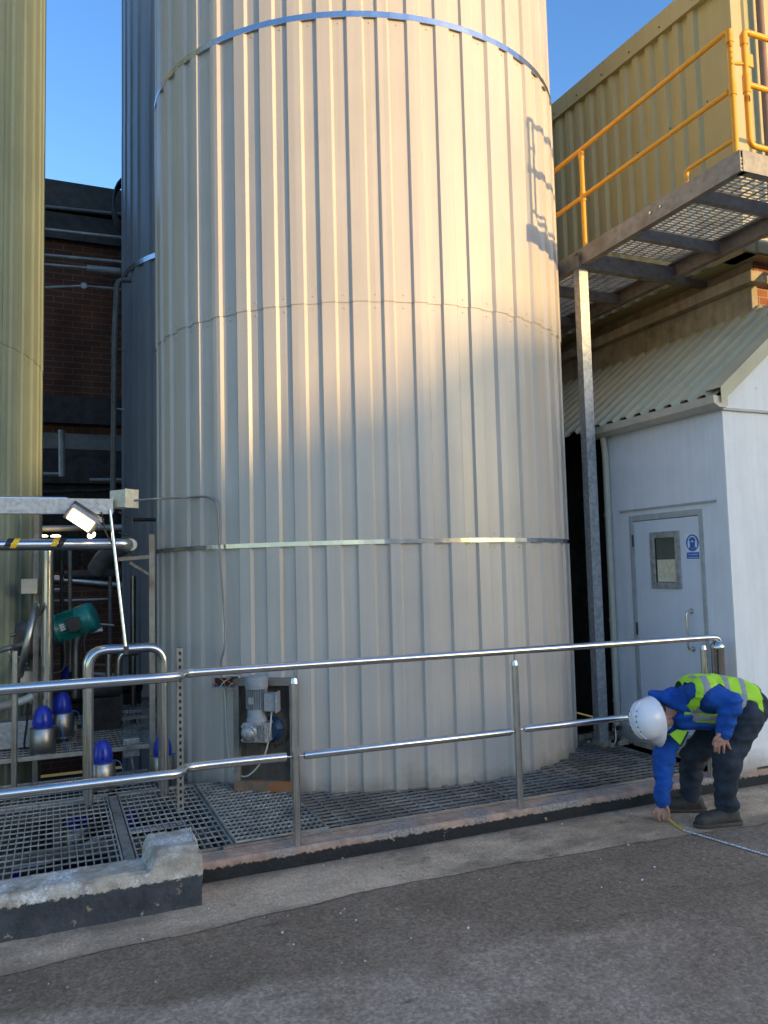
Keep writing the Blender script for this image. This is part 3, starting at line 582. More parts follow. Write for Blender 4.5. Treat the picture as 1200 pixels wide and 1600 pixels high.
# striped pipe
ys = 6.45; a = at(0, 851, Y=ys); b = at(203, 850, Y=ys); rp = .045
t = thing('pipe', 'shiny horizontal pipe with black and yellow tape marks', 'pipe', (a.x, ys, a.z))
g = MB(); g.tube(bend([(-2.5, ys, a.z), (b.x-.02, ys, b.z), (b.x+.03, ys+.5, b.z-.02)], .07), rp, 20); g.build('tube', 'stainless', t)
g = MB(); g.lathe([(rp+.004, 0), (rp+.012, .01), (rp+.012, .02), (rp+.004, .03)], (b.x+.02, ys+.16, b.z), (0, 1, 0), 24); g.build('coupling', 'dullsteel', t)
for px in (18, 90):
    for k in range(2):
        g = MB(); c = at(px, 850, Y=ys); n = 20; vs = []; 
        for j in range(n+1):
            an = 2*math.pi*j/n; sh = .022*math.sin(an)
            base = c.x + (k-.5)*.05 
            for xx in (-.022, .022):
                vs.append((c.x + (-.0225+.045*k) + xx*.95 + sh*.0 + (.022*math.sin(an)), ys+(rp+.0015+.0004*k)*-math.cos(an), a.z+(rp+.0015+.0004*k)*math.sin(an)))
        g.add(vs, [(j*2, j*2+1, j*2+3, j*2+2) for j in range(n)], True); g.build('marking_tape', 'yelltape' if k == (1 if px < 50 else 0) else 'black', t)
# thick upright pipe
c = at(74, 1000, Y=7.62); pipe('pipe', [(c.x, 7.62, .25), (c.x, 7.62, at(76, 858, Y=7.62).z)], .053, 'stainless', 'thick upright stainless pipe rising to the taped pipe', n=18)
c = at(56, 1000, Y=7.7); g = MB(); g.box((c.x-.022, 7.68, -.2), (c.x+.022, 7.72, at(62, 800, Y=7.7).z)); tag(g.build('angle_post', 'galv_brown'), 'upright brown angle iron left of the thick upright pipe', 'post')
c = at(24, 1000, Y=6.6); pipe('pipe', [(c.x, 6.6, .1), (c.x, 6.6, at(25, 1017, Y=6.6).z)], .022, 'stainless', 'thin upright stainless post near the left picture edge')
pipe('rail', [at(-60, 1034, Y=6.9), at(35, 1006, Y=7.3)], .024, 'stainless', 'short sloping steel tube in front of the green tank', 'rail')
pipe('rail', [at(-60, 1118, Y=6.9), at(20, 1100, Y=7.3)], .024, 'lightpipe', 'short pale tube low in front of the green tank', 'rail')
# lit floodlight
p = at(128, 812, Y=6.15); t = thing('floodlight', 'lit rectangular floodlight hanging under the galvanised beam', 'lamp', tuple(p))
M4 = Matrix.Translation(p) @ Matrix.Rotation(R(35), 4, 'Y') @ Matrix.Rotation(R(-42), 4, 'X')
g = MB(); g.box((-.11, -.06, .0), (.11, .06, .035), M4); g.box((-.12, -.07, -.012), (.12, .07, .0), M4)
for k in range(9): g.box((-.1+.024*k, -.055, .035), (-.095+.024*k, .055, .05), M4)
g.build('housing', 'galv', t, .003)
g = MB(); g.box((-.095, -.05, -.022), (.085, .05, -.0125), M4); g.build('glass', 'lamp', t)
g = MB(); g.box((-.125, -.02, .0), (-.121, .02, .11), M4); g.box((.121, -.02, .0), (.125, .02, .11), M4); g.box((-.125, -.02, .11), (.125, .02, .114), M4); g.build('bracket', 'galv', t)
p = at(143, 836, Y=6.25); g = MB(); g.lathe([(.008, -.03), (.02, -.02), (.022, .015), (.008, .03)], p, (1, 0, .6), 12); tag(g.build('glint_piece', 'lamp'), 'small glowing piece standing in for a glint on the clamps under the floodlight', 'lamp')  # emissive piece imitates a bright glint on the clamps, not a bulb
for i, px in enumerate((67, 87)):
    p = at(px, 837, Y=9.4); g = MB(); g.lathe([(.05, -.012), (.052, .0), (.03, .01)], p, (0, 0, 1), 14); tag(g.build('distant_lamp', 'lamp'), ['left one of two small glowing lamps above the taped pipe', 'right one of two small glowing lamps above the taped pipe'][i], 'lamp', 'small glowing lamps above the taped pipe')
# teal motor on manway cone
yt = 7.9
a, b = at(88, 984, Y=yt), at(148, 962, Y=yt-.1); ax = (b-a).normalized(); Lm = (b-a).length; c = a
t = thing('electric_motor', 'teal electric motor tilted upwards in the dark left corner', 'motor', tuple(a))
g = MB(); g.lathe([(.125, 0), (.135, .01), (.135, .03), (.12, .04), (.12, Lm*.62)], a, ax, 28)
for k in range(36):
    an = 2*math.pi*k/36; s1 = ax.cross(Vector((0, 1, 0))).normalized(); s2 = ax.cross(s1); dr = s1*math.cos(an)+s2*math.sin(an); g.obox(a+ax*.05+dr*.125, a+ax*Lm*.6+dr*.125, .004, .02, dr)
g.build('motor_body', 'teal', t)
g = MB(); g.lathe([(.138, Lm*.6), (.14, Lm*.62), (.14, Lm*.9), (.125, Lm*1.0), (.08, Lm*1.04), (.01, Lm*1.045)], a, ax, 28); g.build('fan_cowl', 'teal', t)
s1 = Vector((0, -1, 0)); s2 = ax.cross(s1).normalized(); M4 = Matrix((ax, s1, s2)).transposed().to_4x4(); M4.translation = a
g = MB(); g.box((Lm*.28, .11, -.06), (Lm*.6, .19, .06), M4); g.build('terminal_box', 'dark', t, .004)
g = MB(); g.box((Lm*.1, .128, -.04), (Lm*.22, .134, .02), M4); g.build('rating_plate', 'signwhite', t)
g = MB(); g.lathe([(.24, -.42), (.26, -.40), (.26, -.36), (.24, -.35), (.2, -.45), (.16, -.05), (.13, 0)], a, ax, 32)
for k in range(14): an = 2*math.pi*k/14; s3 = ax.cross(s1); dr = s1*math.cos(an)+s3*math.sin(an); g.lathe([(.014, -.44), (.014, -.33)], a+dr*.25, ax, 6)
g.build('cone', 'dullsteel', t)
q = at(44, 1000, Y=7.45); g = MB(); g.tube([q+Vector((.06*math.sin(2*math.pi*k/36), .27*math.cos(2*math.pi*k/36), .29*math.sin(2*math.pi*k/36))) for k in range(37)], .03, 10)
tag(g.build('manway_ring', 'dullsteel'), 'round steel manway ring on the side of the green tank', 'manway')
# small box on the green tank side
p = at(47, 915, Y=7.6); g = MB(); g.box((p.x-.07, 7.55, p.z-.07), (p.x+.06, 7.65, p.z+.06)); tag(g.build('switch_box', 'beige', None, .004), 'small pale switch box beside the green tank', 'box')
# bracket at the dark blue tank
t = thing('pipe_bracket', 'galvanised upright with arm and diagonal brace left of the cream tank', 'bracket', (.6, 7.2, 0))
c = at(237, 900, Y=6.75); g = MB(); g.box((c.x-.022, 6.73, .1), (c.x+.022, 6.77, at(236, 835, Y=6.75).z)); g.build('upright', 'galv_brown', t)
a, b = at(185, 874, Y=6.8), at(234, 870, Y=6.75); g = MB(); g.obox(a, b, .03, .03); g.build('arm', 'galv_brown', t)
a, b = at(203, 879, Y=6.8), at(234, 898, Y=6.75); g = MB(); g.obox(a, b, .02, .02); g.build('brace', 'galv_brown', t)
pipe('pipe', [at(208, 812, Y=9), at(243, 812, Y=9)], .02, 'dark', 'short dark pipe crossing the dark blue tank at its lower left')
pipe('pipe', [at(150, 890, Y=8.6), at(168, 862, Y=8.4), at(205, 850, Y=8.0)], .09, 'darkpipe', 'thick grey elbow pipe behind the taped pipe', bendr=.2)
# background pipes between the tanks
def bp(pts, Y, r, m, label): pipe('pipe', [at(x, y, Y=Y) for x, y in pts], r, m, label, bendr=.12)
bp([(40, 320), (190, 335)], 13.6, .03, 'darkpipe', 'topmost thin pipe under the roof edge of the dark brick building')
bp([(40, 355), (195, 372)], 13.6, .028, 'lightpipe', 'second pale pipe across the dark brick building')
bp([(40, 396), (195, 410)], 13.6, .03, 'lightpipe', 'third pale pipe across the dark brick building')
bp([(40, 411), (138, 419)], 13.6, .026, 'lightpipe', 'fourth thin pipe ending at the short lagged pipe')
bp([(136, 420), (188, 425)], 13.5, .065, 'lightpipe', 'short thick lagged pipe on the dark brick building')
bp([(40, 451), (131, 447), (200, 453)], 13.6, .026, 'lightpipe', 'thin pipe with a round joint across the brickwork')
c = at(131, 447, Y=13.55); g = MB(); g.lathe([(.05, -.02), (.06, 0), (.05, .02)], c, (0, 1, 0), 16); tag(g.build('pipe_joint', 'lightpipe'), 'small round joint in the middle of the thin pipe on the brick wall', 'joint')
bp([(205, 438), (183, 437), (179, 520), (176, 800)], 10.6, .035, 'darkpipe', 'tall grey pipe with a bend running down beside the dark blue tank')
bp([(176, 545), (195, 547)], 10.6, .01, 'darkpipe', 'upper stub bracket of the tall grey pipe'); bp([(176, 638), (195, 640)], 10.6, .012, 'lightpipe', 'lower stub bracket of the tall grey pipe')
bp([(96, 672), (97, 745)], 12.6, .05, 'lightpipe', 'short pale upright in front of the grey panels'); bp([(40, 740), (98, 741)], 12.6, .03, 'lightpipe', 'short pale pipe beside the green tank below the brickwork')
bp([(140, 750), (200, 750)], 12.6, .03, 'lightpipe', 'short pale pipe left of the dark blue tank'); bp([(60, 770), (200, 765)], 12.6, .03, 'dark', 'dark pipe above the galvanised beam')
bp([(96, 860), (98, 1080)], 9.0, .02, 'dark', 'upright dark pipe behind the thick stainless pipe'); bp([(109, 858), (110, 1050)], 8.6, .02, 'darkpipe', 'upright grey pipe behind the teal motor')
bp([(172, 900), (172, 1050)], 9.0, .022, 'darkpipe', 'upright grey pipe right of the teal motor'); bp([(60, 940), (172, 936)], 9.2, .015, 'lightpipe', 'thin pale pipe above the teal motor')
bp([(60, 922), (100, 922)], 9.2, .02, 'lightpipe', 'short pale pipe beside the small switch box'); bp([(80, 1038), (190, 1040)], 9.2, .015, 'darkpipe', 'thin pipe below the teal motor')
bp([(100, 900), (190, 898)], 9.4, .06, 'dark', 'thick dark pipe above the teal motor'); bp([(60, 826), (190, 824)], 9.6, .035, 'lightpipe', 'pale pipe behind the floodlight')
bp([(150, 975), (178, 977)], 8.6, .012, 'lightpipe', 'short pale pipe just right of the teal motor')
for i, (pts, lab) in enumerate((([(100, 1000), (101, 1040), (85, 1052), (65, 1040)], 'black cable looping under the teal motor'), ([(140, 980), (132, 1000), (135, 1025), (150, 1035)], 'black cable right of the teal motor'),
        ([(45, 1090), (42, 1130), (38, 1165), (44, 1182)], 'dark cable bundle hanging beside the green tank foot'), ([(185, 800), (205, 812), (203, 835), (185, 832)], 'black cable loop under the cream junction box'), ([(158, 800), (165, 830), (175, 850)], 'thin black cable hanging from the beam end'))):
    g = MB(); g.tube(smooth([at(x, y, Y=(7.6 if i < 3 else 6.2)) for x, y in pts]), .009 if i < 3 else .006, 8); tag(g.build('cable', 'black'), lab, 'cable')
p = at(22, 1143, Y=7.7); g = MB(); g.box((p.x-.5, 7.6, p.z-.13), (p.x+.19, 7.9, p.z+.10)); tag(g.build('equipment_box', 'galv', None, .008), 'pale grey equipment box at the left edge behind the lower handrail', 'box')
for Y, r_, m_, pts, lab in ((7.5, .035, 'lightpipe', [(-30, 1112), (28, 1098), (52, 1088)], 'pale sloping pipe above the grey equipment box'), (8.6, .045, 'dullsteel', [(118, 1090), (118, 990), (160, 985)], 'bent steel pipe right below the teal motor'),
        (8.8, .03, 'stainless', [(100, 1120), (225, 1112)], 'low horizontal steel pipe behind the hoop rail'), (8.4, .04, 'stainless', [(185, 1150), (185, 1020), (215, 1018)], 'steel pipe with a bend behind the right side of the hoop rail'),
        (8.9, .025, 'lightpipe', [(120, 1052), (225, 1058)], 'thin pale pipe between the hoop legs'), (9.1, .03, 'dullsteel', [(208, 1130), (208, 900)], 'tall thin steel pipe against the dark blue tank'),
        (9.4, .05, 'dullsteel', [(84, 905), (190, 915)], 'thick steel pipe crossing behind the upright stainless pipe'), (8.0, .02, 'greycable', [(35, 1180), (38, 1095), (60, 1060)], 'bent grey conduit beside the green tank foot'),
        (8.2, .02, 'lightpipe', [(148, 1160), (150, 1080), (170, 1075)], 'small pale pipe rising behind the left hoop leg')):
    bp(pts, Y, r_, m_, lab)
for i, (px, py, Y) in enumerate(((108, 1145, 8.3), (205, 1165, 7.4), (45, 1060, 7.8), (150, 1110, 9.0))):
    p = at(px, py, Y=Y); g = MB(); g.box((p.x-.07, Y-.05, p.z-.09), (p.x+.07, Y+.05, p.z+.07)); g.tube([p+Vector((0, -.03, -.09)), p+Vector((.02, -.03, -.22))], .012, 8); tag(g.build('terminal_box', ['beige', 'galv', 'beige', 'galv'][i], None, .006), ['small cream terminal box behind the left hoop leg', 'small grey terminal box inside the hoop near its right leg', 'small cream terminal box just above the top handrail at left', 'small grey terminal box in the dark between the hoop legs'][i], 'box')
# floor-level clutter of the pump area
for i, (px, py, Y, lab) in enumerate(((170, 1075, 8.2, 'dark pump housing behind the hoop rail, right one'), (130, 1085, 8.8, 'dark pump housing behind the hoop rail, left one'), (205, 1070, 9.3, 'small dark pump housing near the foot of the dark blue tank'))):
    p = at(px, py, Y=Y); t = thing('pump', lab, 'pump', (p.x, Y, .2)); g = MB(); g.lathe([(.08, -.22), (.09, -.2), (.09, .1), (.06, .12)], p, (1, 0, 0), 20); g.build('casing', 'dark', t)
    g = MB(); g.box((p.x-.15, Y-.08, .28), (p.x+.1, Y+.08, p.z-.08)); g.build('base', 'pit', t); g = MB(); g.tube([p, p+Vector((0, 0, .35))], .03, 12); g.build('outlet', 'dullsteel', t)
# ------------------------------------------------------------------ dark brick building far behind
t = thing('brick_building', 'dark brown brick building with pipes between green and blue tanks', 'building', (0, 14, 0))
g = MB(); g.box((-8, 14, -1.4), (8, 20, 8.0)); g.build('wall', 'darkbrick', t)
g = MB(); g.box((-8, 13.82, 7.95), (8, 20.1, 8.42)); g.box((-8, 13.9, 7.45), (8, 13.998, 7.9)); g.build('parapet', 'dark', t)
g = MB(); g.box((-8, 13.85, 4.30), (8, 13.99, 4.75)); g.build('dark_band', 'dark', t); g = MB(); g.box((-8, 13.94, 3.88), (8, 13.995, 4.14)); g.build('pale_band', 'darkpipe', t)
g = MB(); g.box((-8, 13.86, 3.3), (8, 13.99, 3.86)); g.build('lower_band', 'dark', t)
g = MB()
for i in range(8): g.box((-2+.62*i, 13.95, 1.9), (-1.46+.62*i, 13.99, 3.28))
g.build('panel', 'pit', t)
g = MB(); p = at(198, 330, Y=12.9)
for k in range(9): g.tube([p + Vector((.22*math.cos(a), -.04*k, .42*math.sin(a))) for a in [2*math.pi*j/24 for j in range(25)]], .018, 8)
tag(g.build('hose_coil', 'black'), 'black coiled hose hanging at the top left of the dark blue tank', 'hose')
# ------------------------------------------------------------------ white building with door (right)
XW = 4.95; YW = 4.66
t = thing('white_building', 'white painted lean to with green corrugated roof at the right', 'building', (XW, YW, 0))
d0, d1, dz0, dz1 = 4.93, 5.815, .14, 2.185
g = MB(); xb = XW+.16; YE = 6.16
g.box((XW, YW+.01, .10), (xb, d0, 3.03)); g.box((XW, YW+.01, 3.03), (6.15, YW+.05, 3.05)); g.box((XW, d1, .10), (xb, YE, 3.03)); g.box((XW, d0, dz1), (xb, d1, 3.03)); g.box((xb, YE-.16, .1), (6.19, YE, 3.03)); g.build('wall', 'white', t)
g = MB(); xe = 9.0; z1 = 3.03; sl = .80
g.prism([(XW-.003, YW-.003, .13), (xe, YW-.003, .13), (xe, YW-.003, 2.955), (XW-.003, YW-.003, 2.955)], (0, .012, 0))
g.prism([(XW+.0, YW-.012, 2.975), (xe, YW-.012, 2.975), (xe, YW-.012, 5.0), (XW+.9*1.35, YW-.012, 3.05+sl*.9*1.35), (XW+.0, YW-.012, 3.05)], (0, .012, 0)); g.build('gable_wall', 'whitebright', t)
g = MB(); g.box((XW-.012, YW-.022, 2.955), (xe, YW-.0125, 2.975)); g.build('gable_flashing', 'frame', t)
# roof sheet
def roof(x0, x1, y0, y1, z0, sl, pitch=.19, h=.038):
    g = MB(); ys = []; y = y0
    while y < y1: ys += [(y, 0), (y+pitch*.36, 0), (y+pitch*.50, h), (y+pitch*.86, h)]; y += pitch
    for dz, fl in ((0, 0), (-.004, 1)):
        vs = [(x, yy, z0+sl*(x-x0)+hh+dz) for x in (x0, x1) for yy, hh in ys]; n = len(ys); g.add(vs, [(i, i+1, n+i+1, n+i) for i in range(n-1)])
    return g
roof(4.84, 6.19, 4.63, 10.2, 3.055, sl).build('roof', 'roofgreen', t)
g = MB()
def verge(x): return 3.055+sl*(x-4.84)
g.prism([(4.86, 4.575, verge(4.86)-.075), (6.6, 4.575, verge(6.6)-.075), (6.6, 4.575, verge(6.6)+.055), (4.86, 4.575, verge(4.86)+.05)], (0, .006, 0))
g.prism([(4.86, 4.575, verge(4.86)+.05), (6.6, 4.575, verge(6.6)+.055), (6.6, 4.575, verge(6.6)+.060), (4.86, 4.575, verge(4.86)+.055)], (0, .17, 0)); g.build('verge_trim', 'roofgreen', t)
g = MB(); y0, y1 = 4.60, 6.24; prof = [(4.945, 3.055), (4.945, 2.985), (4.925, 2.965), (4.86, 2.965), (4.80, 2.995), (4.79, 3.055), (4.80, 3.055), (4.808, 3.0), (4.862, 2.975), (4.92, 2.975), (4.935, 2.99), (4.935, 3.055)]
g.prism([(x, y0, z) for x, z in prof], (0, y1-y0, 0)); g.prism([(x, y0-.006, z) for x, z in prof[:6]], (0, .0055, 0)); g.build('gutter', 'beige', t)
g = MB(); g.tube([(4.895, 6.07, 2.965), (4.91, 6.07, 2.80), (4.91, 6.07, .30), (4.86, 6.05, .18)], .032, 14)
for z in (2.2, 1.2, .45): g.lathe([(.038, z), (.038, z+.03)], (4.91, 6.07, 0), n=14)
g.build('downpipe', 'beige', t)
g = MB(); g.box((XW-.02, d0-.16, dz1+.045), (XW-.003, d1+.12, dz1+.06)); g.build('drip_lip', 'frame', t)
g = MB(); fx0, fx1 = XW-.012, XW+.05
g.box((fx0, d0-.002, .12), (fx1, d0+.035, dz1-.0)); g.box((fx0, d1-.045, .12), (fx1, d1+.002, dz1)); g.box((fx0, d0+.035, dz1-.05), (fx1, d1-.045, dz1+.002)); g.build('door_frame', 'frame', t, .003)
dr = MB(); wx0, wx1 = XW-.004, XW+.04; a, b = d0+.04, d1-.05; wy0, wy1, wz0, wz1 = 5.21, 5.53, 1.54, 2.0
dr.box((wx0, a, .16), (wx1, wy0, dz1-.055)); dr.box((wx0, wy1, .16), (wx1, b, dz1-.055)); dr.box((wx0, wy0, .16), (wx1, wy1, wz0)); dr.box((wx0, wy0, wz1), (wx1, wy1, dz1-.055)); door = dr.build('door', 'doorpaint', t)
g = MB(); 
for (ya, yb2, za, zb2) in ((wy0-.02, wy0+.035, wz0-.02, wz1+.02), (wy1-.035, wy1+.02, wz0-.02, wz1+.02), (wy0+.035, wy1-.035, wz1-.035, wz1+.02), (wy0+.035, wy1-.035, wz0-.02, wz0+.035)): g.box((XW-.018, ya, za), (XW-.0045, yb2, zb2))
g.build('window_frame', 'galv', door, .003)
g = MB(); g.box((XW+.005, wy0+.002, wz0+.002), (XW+.009, wy1-.002, wz1-.002)); g.build('window_pane', 'glass', door)
g = MB(); g.box((XW+.0015, wy0+.045, wz0+.04), (XW+.0045, wy1-.045, wz0+.235)); g.build('paper_notice', 'creambox', door)
g = MB(); g.tube(bend([(XW-.004, 5.10, 1.335), (XW-.06, 5.10, 1.335), (XW-.06, 5.10, 1.02), (XW-.004, 5.10, 1.02)], .03), .0095, 12); g.lathe([(.024, 0), (.024, .006)], (XW-.004, 5.10, 1.335), (-1, 0, 0), 18); g.lathe([(.024, 0), (.024, .006)], (XW-.004, 5.10, 1.02), (-1, 0, 0), 18); g.build('handle', 'stainless', door)
for z in (1.9, 1.1, .35): g = MB(); g.tube([(XW-.016, d1-.046, z), (XW-.016, d1-.046, z+.11)], .009, 10); g.build('hinge', 'dark', door)
g = MB(); g.box((XW-.015, a, .12), (XW-.006, b, .3)); g.build('kick_plate', 'frame', door)
g = MB(); g.box((XW-.06, d0-.02, .10), (XW+.1, d1+.02, .135)); g.build('threshold', 'concrete', t)
g = MB(); g.box((XW-.006, d1+.002, .13), (XW-.0005, d1+.10, 2.2)); g.build('side_strip', 'white', t)
# sign
t = thing('safety_sign', 'blue round ear protection sign with text plate on the door', 'sign', (XW-.006, 5.04, 1.85))
xs = XW-.0065
g = MB(); g.box((xs-.001, 4.974, 1.768), (xs, 5.120, 1.984)); g.build('backing', 'signwhite', t)
g = MB(); cy, cz = 5.047, 1.908; g.lathe([(.071, 0), (.071, .001)], (xs-.001, cy, cz), (-1, 0, 0), 40); g.build('blue_disc', 'signblue', t)
def ydisc(y, z, ry, rz, x, n=24): return [(x, y+ry*math.cos(2*math.pi*k/n), z+rz*math.sin(2*math.pi*k/n)) for k in range(n)]
g = MB(); x = xs-.0025; d = (-.0006, 0, 0)
n = 20; ro, ri = .050, .041
for k in range(n):
    a0, a1 = math.pi*k/n, math.pi*(k+1)/n; g.add([(x, cy+rr*math.cos(aa), cz+.008+rr*math.sin(aa)) for rr, aa in ((ri, a0), (ro, a0), (ro, a1), (ri, a1))], [(0, 1, 2, 3)])
for s in (-1, 1): g.prism(ydisc(cy+s*.041, cz-.010, .012, .033, x), d)
n = 16
for k in range(n):
    a0, a1 = math.pi+math.pi*k/n, math.pi+math.pi*(k+1)/n; g.add([(x, cy+rr*math.cos(aa)*.65, cz-.018+rr*math.sin(aa)) for rr, aa in ((.036, a0), (.0385, a0), (.0385, a1), (.036, a1))], [(0, 1, 2, 3)])
g.prism(ydisc(cy, cz+.012, .016, .006, x), d)
g.build('pictogram', 'signwhite', t)
g = MB(); g.box((xs-.002, 4.978, 1.774), (xs-.001, 5.116, 1.829)); g.build('text_plate', 'signblue', t)
for i, s in enumerate(('Ear protection', 'must be worn')):
    cu = bpy.data.curves.new('lettering', 'FONT'); cu.body = s; cu.size = .0195; cu.align_x = 'CENTER'; cu.extrude = .0003
    tmp = bpy.data.objects.new('lettering', cu); COL.objects.link(tmp); dg = bpy.context.evaluated_depsgraph_get(); me = bpy.data.meshes.new_from_object(tmp.evaluated_get(dg)); bpy.data.objects.remove(tmp)
    rot = Matrix(((0, 0, -1, xs-.0024), (-1, 0, 0, 5.047), (0, 1, 0, 1.806-.024*i), (0, 0, 0, 1))); me.transform(Matrix.Translation(-t.location) @ rot); me.materials.clear(); me.materials.append(M['signwhite'])
    o = bpy.data.objects.new('lettering', me); COL.objects.link(o); o.parent = t
# meter valve by the door foot
p = at(962, 1145, X=4.80); t = thing('outside_tap', 'small steel tap and bracket low beside the white wall corner', 'tap', tuple(p))
g = MB(); g.tube([p+Vector((0, 0, .07)), p+Vector((0, 0, -.06)), p+Vector((-.03, -.01, -.1))], .014, 10); g.tube([p+Vector((0, -.05, .05)), p+Vector((0, .05, .05))], .01, 8); g.build('body', 'dullsteel', t)
g = MB(); g.lathe([(.025, -.01), (.025, .01)], p+Vector((0, -.05, .05)), (0, 1, 0), 12); g.build('handwheel', 'dark', t)
g = MB(); 
for k in range(40):
    x = random.uniform(4.55, 4.95); y = random.uniform(5.85, 6.3); s = random.uniform(.01, .035); g.box((x-s, y-s*.7, .105), (x+s, y+s*.7, .12+s*.8), None)
tag(g.build('rubble', 'concrete'), 'small heap of broken mortar at the foot of the steel post', 'rubble', kind='stuff')
# ------------------------------------------------------------------ brick and concrete plinth building, clad building above
t = thing('plinth_building', 'brick building with mossy concrete ledge under the walkway', 'building', (6.2, 5.3, 0))
YB = 5.36
g = MB(); g.box((6.20, YB, -.1), (14, 16, 4.62)); g.build('wall', 'redbrick', t)
g = MB(); g.box((6.12, YB-.03, 3.95), (6.198, 15, 4.36)); g.build('concrete_band', 'concrete', t, .006)
g = MB(); g.box((6.02, YB-.12, 4.362), (6.30, 15, 4.47)); g.box((6.302, YB-.12, 4.362), (14, YB-.003, 4.47)); g.build('coping', 'concrete', t, .008)
g = MB(); g.box((6.185, YB+.01, 4.472), (6.199, 15, 4.62)); g.build('upper_band', 'concrete', t)
g = MB(); g.prism([(6.115, 4.7, 3.99), (6.115, 15, 3.99), (6.115, 15, 4.10), (6.115, 4.7, 4.10)], (-.006, 0, 0)); g.build('roof_flashing', 'olive', t)
g = MB(); g.box((6.10, 6.4, -.1), (6.19, 15, 3.94)); g.build('dark_recess_wall', 'pit', t)  # dark colour stands in for the shade of the recess under the roof
t = thing('clad_building', 'olive green ribbed metal clad building above the yellow railings', 'building', (5.9, 5.2, 4.6))
XC, YC = 5.90, 5.20
def ztop(y): return 7.48+.058*(y-5.2)
g = MB(); pitch = .205; y = YC+.42; ys = [(YC, 0), (YC+.40, 0)]
while y < 15: ys += [(y, 0), (y+.03, .036), (y+.105, .036), (y+.135, 0)]; y += pitch
vs = [(XC-h+.04, yy, z) for yy, h in ys for z in (4.62, ztop(yy)-.10)]; n = len(ys); g.add(vs, [(2*i, 2*i+2, 2*i+3, 2*i+1) for i in range(n-1)]); g.build('cladding', 'olive', t)
g = MB(); g.prism([(XC-.03, YC-.03, ztop(YC)-.22), (XC-.03, 15, ztop(15)-.22), (XC-.03, 15, ztop(15)), (XC-.03, YC-.03, ztop(YC))], (.1, 0, 0)); g.build('eaves_trim', 'olive', t)
g = MB(); 
yy = YC+.4
while yy < 14: g.lathe([(.009, 0), (.009, .008)], (XC-.031, yy, ztop(yy)-.15), (-1, 0, 0), 6); yy += .47
for k in range(14): yy = YC+.3+.5*(k % 7); g.lathe([(.008, 0), (.008, .008)], (XC+.036 if k < 1 else XC+.002, yy+.02, 5.5+.75*(k//7)), (-1, 0, 0), 6)
g.build('screw', 'dark', t)
g = MB(); g.box((XC+.045, YC+.01, 4.62), (XC+.2, YC+.3, 9.6)); g.box((XC-.004, YC-.02, 4.62), (XC+.13, YC+.015, 8.2)); g.build('corner_trim', 'olive', t)
g = MB(); x = XC+.14; xs_ = []
while x < 12: xs_ += [(x, 0), (x+.03, .03), (x+.3, .03), (x+.33, 0)]; x += .42
vs = [(xx, YC+.01-h, z) for xx, h in xs_ for z in (4.62, 9.6)]; n = len(xs_); g.add(vs, [(2*i, 2*i+2, 2*i+3, 2*i+1) for i in range(n-1)]); g.box((XC+.05, YC+.02, 4.62), (12, 14.9, 7.2)); g.build('front_cladding', 'olive', t)
g = MB(); g.tube([(XC+.30, YC-.09, 4.9), (XC+.30, YC-.09, 9.5)], .034, 14); g.build('downpipe', 'brown', t)
# ------------------------------------------------------------------ walkway platform and post
XP = 4.62; YP = 4.05; ZP = 4.75
t = thing('walkway_platform', 'galvanised steel walkway with open grating floor carried by a tall post', 'walkway', (4.66, 5.95, .1))
def channel(g, p0, p1, h, w, side, th=.008):     # C section between two points, web facing -side
    p0, p1 = Vector(p0), Vector(p1); s = Vector(side)
    g.obox(p0, p1, th, h); 
    for dz in (h/2-th/2, -h/2+th/2): g.obox(p0+s*(w/2+th/2)+Vector((0, 0, dz)), p1+s*(w/2+th/2)+Vector((0, 0, dz)), w, th)
g = MB(); channel(g, (XP, YP, ZP-.08), (XP, 12, ZP-.08), .16, .06, (1, 0, 0)); g.build('stringer', 'galv_brown', t)
g = MB(); channel(g, (5.78, YP+.02, ZP-.08), (5.78, 12, ZP-.08), .16, .06, (-1, 0, 0)); g.build('stringer', 'galv_brown', t)
g = MB(); channel(g, (XP+.02, YP, ZP-.08), (9, YP, ZP-.08), .16, .06, (0, 1, 0)); g.build('front_beam', 'galv_brown', t)
for y in (4.55, 5.3, 6.75, 7.6, 8.5, 9.4):
    g = MB(); channel(g, (XP+.07, y, ZP-.09), (5.72, y, ZP-.09), .10, .05, (0, 1, 0)); g.build('joist', 'galv_brown', t)
g = MB(); channel(g, (XP-.03, 5.93, ZP-.11), (7.2, 5.93, ZP-.11), .155, .07, (0, 1, 0)); g.lathe([(.012, 0), (.012, .012)], (XP+.0, 5.926, ZP-.06), (0, -1, 0), 6); g.lathe([(.012, 0), (.012, .012)], (XP+.06, 5.926, ZP-.06), (0, -1, 0), 6); g.build('cross_beam', 'galv_brown', t)
g = MB()
for k in range(2): g.lathe([(.012, 0), (.012, .012)], (XP-.004, 4.86+.12*k, ZP-.07), (-1, 0, 0), 6)
g.build('bolt', 'stainless', t)
g = MB(); xc = 4.645; yc = 5.98; ztp = ZP-.19
g.box((xc-.05, yc-.042, .1), (xc+.05, yc-.034, ztp)); g.box((xc-.05, yc+.034, .1), (xc+.05, yc+.042, ztp)); g.box((xc-.004, yc-.034, .1), (xc+.004, yc+.034, ztp)); g.box((xc-.05, yc-.034, .1), (xc-.044, yc+.034, ztp)); g.build('post', 'galv', t)
g = MB(); g.box((xc-.09, yc-.09, .10), (xc+.09, yc+.09, .115)); g.build('base_plate', 'galv_brown', t)
def pgrate(x0, x1, y0, y1):
    g = MB(); y = y0
    while y < y1: g.box((x0, y-.003, ZP-.012), (x1, y+.003, ZP)); y += .042
    x = x0
    while x < x1: g.box((x-.005, y0, ZP-.011), (x+.005, y1, ZP-.001)); x += .10
    g.build('floor_grating', 'grate', t)
